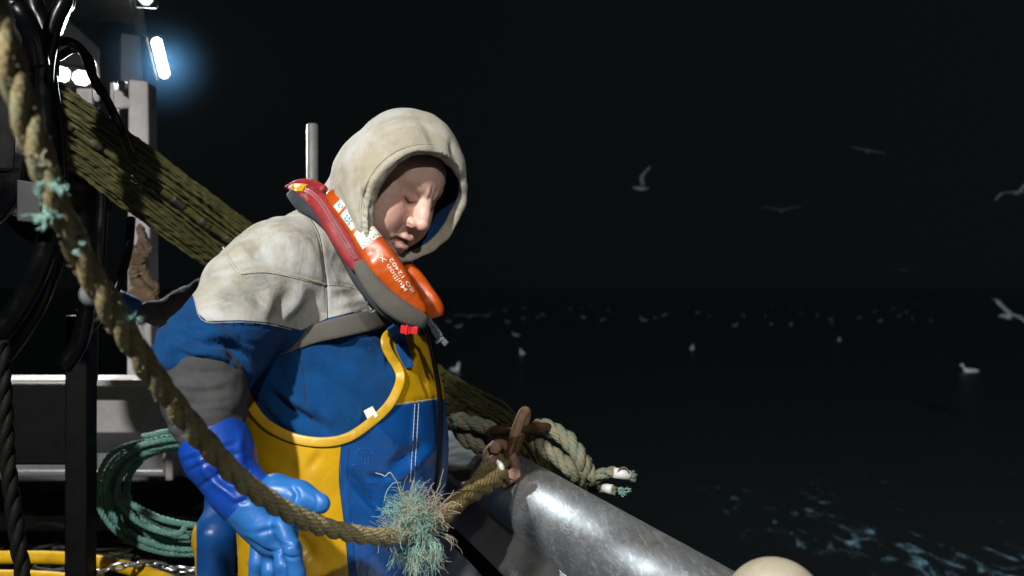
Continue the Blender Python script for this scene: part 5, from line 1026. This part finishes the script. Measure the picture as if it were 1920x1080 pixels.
0 and bevel(pq('guard', [(-200, 420, 2.3), (150, 400, 2.3), (185, 600, 2.3), (-200, 720, 2.3)], M['black'], -.03, hl), .006)
HOSES = [([(11, -330, 1.80), (22, -20, 1.85), (40, 25, 1.85), (62, 68, 1.87), (72, 120, 1.9)], .020, 'black hose slanting down from the top left corner'), ([(140, -330, 1.90), (122, -20, 1.95), (110, 20, 1.95), (94, 70, 1.95), (84, 130, 1.96), (85, 200, 1.97), (92, 320, 1.98), (100, 430, 2.0)], .017, 'long black hose hanging straight down in front of the net end'), ([(156, -330, 1.95), (134, -20, 2.0), (122, 20, 2.0), (104, 70, 2.0), (97, 110, 2.0), (99, 160, 2.0), (112, 240, 2.02), (118, 340, 2.04)], .010, 'thinner black hose hanging beside the long straight one'),
 ([(98, 82, 2.05), (130, 78, 2.08), (158, 100, 2.1), (172, 140, 2.1), (196, 180, 2.12), (222, 232, 2.14), (250, 300, 2.25)], .0095, 'black hose arching past the square floodlights'), ([(104, 110, 2.2), (140, 92, 2.2), (168, 110, 2.2), (176, 150, 2.2), (190, 175, 2.2)], .009, 'slim black cable arching beside the floodlights'),
 ([(96, 430, 2.05), (82, 480, 2.05), (50, 550, 2.06), (12, 610, 2.06), (-30, 660, 2.06)], .024, 'black hose curving down to the left edge below the hauler'), ([(110, 430, 2.1), (98, 500, 2.1), (66, 580, 2.1), (20, 650, 2.1), (-20, 700, 2.1)], .020, 'second black hose curving below the first under the hauler'), ([(246, 410, 2.5), (240, 470, 2.45), (222, 530, 2.42), (196, 580, 2.4), (150, 640, 2.38)], .011, 'thin black hose bowed in front of the gantry post'), ([(196, 330, 2.3), (190, 420, 2.3), (186, 500, 2.3), (180, 560, 2.28)], .014, 'black hose dropping straight from under the net')]
for pts, R, lab in HOSES: tag(tube('hydraulic_hose', pxpath(pts, 60), R, M['black'], None, 14), lab, 'hose', 'hydraulic hoses of the hauler')
tag(tube('hydraulic_hose', pxpath([(48, -330, 1.98), (60, -20, 2.0), (78, 40, 2.0), (90, 90, 2.0), (92, 140, 2.02)], 40), .02, M['black'], None, 14), 'black hose running into the top of the hauler arm', 'hose', 'hydraulic hoses of the hauler')
hc = empty('hose_coupling', tuple(P(170, 552, 2.0)), 'round dull metal hose end just left of the blue glove', 'hose end')
for nm, rr_, y0, y1, m_ in (('collar', .024, 2.02, 2.05, 'steel_dark'), ('nut', .020, 1.99, 2.02, 'grey_paint')): tube(nm, np.array([P(170, 552, y0), P(171, 552, y1)]), rr_, M[m_], hc, 20)
tag(tube('hydraulic_hose', pxpath([(171, 552, 2.05), (166, 560, 2.12), (150, 640, 2.16), (120, 690, 2.16)], 30), .019, M['black'], None, 12), 'black hose leading down from the round hose end', 'hose', 'hydraulic hoses of the hauler')
dr = rope_geo(pxpath([(2, 640, 1.7), (8, 760, 1.7), (16, 880, 1.7), (30, 990, 1.7), (48, 1120, 1.7)], 160), .0135, .11, 7, 3, .05).build('dark_rope', M['tar']); tag(dr, 'dark rope hanging down the left edge in front of the steel frame', 'rope')
# ------------------------------------------------------------------ gulls
def gull_float():
    rings = [(-.21, .03, .008, .010), (-.17, .035, .03, .022), (-.09, .03, .062, .05), (0, .025, .075, .065), (.08, .03, .065, .06), (.125, .06, .045, .05), (.15, .105, .032, .034), (.165, .145, .030, .030), (.185, .165, .026, .026), (.20, .165, .012, .013), (.225, .158, .006, .006), (.238, .152, .002, .002)]
    return loft_rings(rings)
def loft_rings(rings, ns=10):
    V = []; F = []; m = len(rings)
    for i, (x, z, a, b_) in enumerate(rings):
        for t in np.linspace(0, 2 * np.pi, ns, endpoint=False): V.append((x, a * math.cos(t), z + b_ * math.sin(t)))
    F = [(i * ns + k, (i + 1) * ns + k, (i + 1) * ns + (k + 1) % ns, i * ns + (k + 1) % ns) for i in range(m - 1) for k in range(ns)] + [tuple(range(ns)), tuple((m - 1) * ns + k for k in range(ns))[::-1]]
    return np.array(V), F
def wing(side, lift, sweep, droop):
    st = []
    for t in np.linspace(0, 1, 9):
        y = side * (.05 + .58 * t); z = .03 + lift * t * (1.1 - t * .35) - droop * max(0, t - .45) ** 1.3; x = .05 + .10 * min(t, .42) / .42 - sweep * max(0, t - .42); c = .15 * (1 - .15 * t) * (1 - max(0, t - .55) ** 2 * 3.2) + .006; th_ = .016 * (1 - .8 * t)
        st += [(x, y, z), (x - c * .35, y, z + th_), (x - c, y, z), (x - c * .35, y, z - th_)]
    F = [(i * 4 + k, i * 4 + (k + 1) % 4, (i + 1) * 4 + (k + 1) % 4, (i + 1) * 4 + k) for i in range(8) for k in range(4)] + [(3, 2, 1, 0), (32, 33, 34, 35)]
    return np.array(st), F
BODY_F = loft_rings([(-.22, .01, .05, .004), (-.16, .01, .035, .016), (-.06, 0, .058, .05), (.04, 0, .062, .058), (.12, .01, .048, .046), (.17, .02, .036, .036), (.205, .022, .028, .028), (.228, .016, .012, .012), (.26, .008, .004, .004)])
fm_ = MB().add(*gull_float()); gme = fm_.build('gull', M['gull']); 
def setup(o, loc, rz, sc, label, group, rx=0, ry=0): o.location = loc; o.rotation_euler = (rx, ry, rz); o.scale = (sc, sc, sc); tag(o, label, 'gull', group); return o
def on_water(px, py): Y = (CAMZ - WZ) * FPX / max(py - 540, 8); return P(px, py, Y)
FARLAB = 'tiny dim gull sitting far out on the dark water'
FL = [(852, 688, 300, 1.5, 'white gull on the water just right of the man, neck stretched upright'), (980, 657, 250, 1.25, 'bright gull on the water above the green lashing, wing half raised'), (968, 622, 200, 1., 'gull on the water just above the brightest one, right of the man'), (1297, 648, 270, 1.25, 'bright gull sitting alone on the water at the middle of the sea'), (1573, 632, 260, 1.1, 'pale upright gull on the water below the pair of flying ones at the right'), (1819, 690, 190, 1.35, 'bright gull landing near the right edge, nearest of those on the water'), (1130, 597, 10, 1., None), (1094, 592, 160, 1., None), (1229, 594, 200, .9, None), (1436, 590, 90, 1., None), (1446, 606, 250, 1., None), (1502, 585, 100, 1., None), (1378, 608, 30, 1.1, None), (1395, 591, 170, .9, None), (1561, 604, 80, 1., None), (1640, 582, 10, 1.2, None), (1688, 577, 60, .9, None), (1290, 574, 130, .9, None), (1330, 590, 20, .9, None), (1008, 592, 40, 1., None), (952, 601, 200, 1., None), (924, 582, 70, 1., None), (985, 560, 20, 1., None), (1036, 562, 150, 1., None), (1020, 556, 280, 1., None), (860, 610, 20, 1.2, None), (842, 600, 200, 1.1, None), (1330, 560, 10, .9, None), (1612, 568, 10, .9, None), (1204, 562, 10, .9, None), (1745, 600, 40, .9, None), (1480, 575, 33, 1., None), (1090, 575, 33, 1., None)] + [(float(a_), float(b_), float(c_), float(d_), None) for a_, b_, c_, d_ in zip(np.random.default_rng(44).uniform(835, 1740, 34), 552 + 58 * np.random.default_rng(45).random(34) ** 1.3, np.random.default_rng(46).uniform(0, 360, 34), np.random.default_rng(47).uniform(.9, 1.5, 34))]
for i, (x, y, rz, sc, lab) in enumerate(FL):
    o = gme if i == 0 else gme.copy()
    if i: COL.objects.link(o)
    p = on_water(x, y + 7 if y > 615 else y + 3); setup(o, p + np.array([0, 0, -.03]), math.radians(rz), sc * 1.15, lab or FARLAB, 'gulls resting on the sea')
def flyer(name, px, py, Y, rz, sc, lab, l, dz, sweep=.22, rx=0, ry=0):
    e = MB().add(*BODY_F); o = e.build('gull', M['gull_dim']); setup(o, P(px, py, Y), math.radians(rz), sc * .82, lab, 'gulls flying in the dark', math.radians(rx), math.radians(ry))
    for sd in (-1, 1): V, F = wing(sd, l if sd < 0 else l * (1 if name else .6), sweep, dz); w_ = MB().add(V, F).build('wing', M['gull_dim'], None); w_.parent = o; w_.matrix_parent_inverse = Matrix()
flyer(1, 1203, 354, 22, 195, 1.0, 'gull in flight with both wings raised steeply, right of the hood', .42, .0, .3, 20); flyer(1, 1465, 396, 26, 80, 1.0, 'dim gull gliding with shallow raised wings in mid air', .20, .10, .2); flyer(1, 1628, 284, 27, 95, 1.0, 'faint gull gliding level, highest in the dark sky', .03, .05, .2, 10); flyer(1, 1908, 362, 19, 100, 1.0, 'gull cut by the right edge, upper of two there', .22, .35, .25, -20); flyer(1, 1896, 594, 15, 190, 1.05, 'large gull with arched wings at the right edge, lower of two there', .26, .38, .2, -25, 0); flyer(1, 1695, 507, 40, 95, 1.0, 'very faint gull gliding low over the far water', .05, .05, .2); flyer(1, 880, 594, 30, 85, 1.1, 'faint gull flying low just right of the orange jacket', .10, .30, .2)

# ------------------------------------------------------------------ salt-laden night air and an added lamp halo
M['air'] = bpy.data.materials.new('thin sea haze'); M['air'].use_nodes = True
t_ = M['air'].node_tree; t_.nodes.remove(t_.nodes['Principled BSDF']); v_ = t_.nodes.new('ShaderNodeVolumePrincipled'); v_.inputs['Color'].default_value = (.6, .78, .9, 1); v_.inputs['Density'].default_value = .00035; v_.inputs['Anisotropy'].default_value = .2
t_.links.new(v_.outputs[0], t_.nodes['Material Output'].inputs['Volume'])
hz = mesh_obj('haze', *box_geo((-200, -60, WZ - 1), (200, 260, 9)), M['air'], None, False); hz['kind'] = 'stuff'

M['lamp_halo'] = bpy.data.materials.new('added blue halo round the lamp'); M['lamp_halo'].use_nodes = True  # volume added to give the deck lamp its blue glare
t_ = M['lamp_halo'].node_tree; t_.nodes.remove(t_.nodes['Principled BSDF']); v_ = t_.nodes.new('ShaderNodeVolumePrincipled'); v_.inputs['Color'].default_value = (.20, .55, 1, 1); v_.inputs['Anisotropy'].default_value = 0
tc_ = t_.nodes.new('ShaderNodeTexCoord'); ln = t_.nodes.new('ShaderNodeVectorMath'); ln.operation = 'LENGTH'; t_.links.new(tc_.outputs['Object'], ln.inputs[0])
mr_ = t_.nodes.new('ShaderNodeMapRange'); mr_.interpolation_type = 'SMOOTHERSTEP'; mr_.inputs['From Min'].default_value = .28; mr_.inputs['From Max'].default_value = 0; mr_.inputs['To Max'].default_value = .055; t_.links.new(ln.outputs['Value'], mr_.inputs['Value']); t_.links.new(mr_.outputs[0], v_.inputs['Density'])
t_.links.new(v_.outputs[0], t_.nodes['Material Output'].inputs['Volume'])
V, F = SDF((-.38, -.38, -.38), (.38, .38, .38), .04).ell((0, 0, 0), (.34, .34, .34), 0).mesh(0)
o = mesh_obj('halo_mist', V, F, M['lamp_halo']); o.location = P(303, 110, 3.9); o['kind'] = 'stuff'
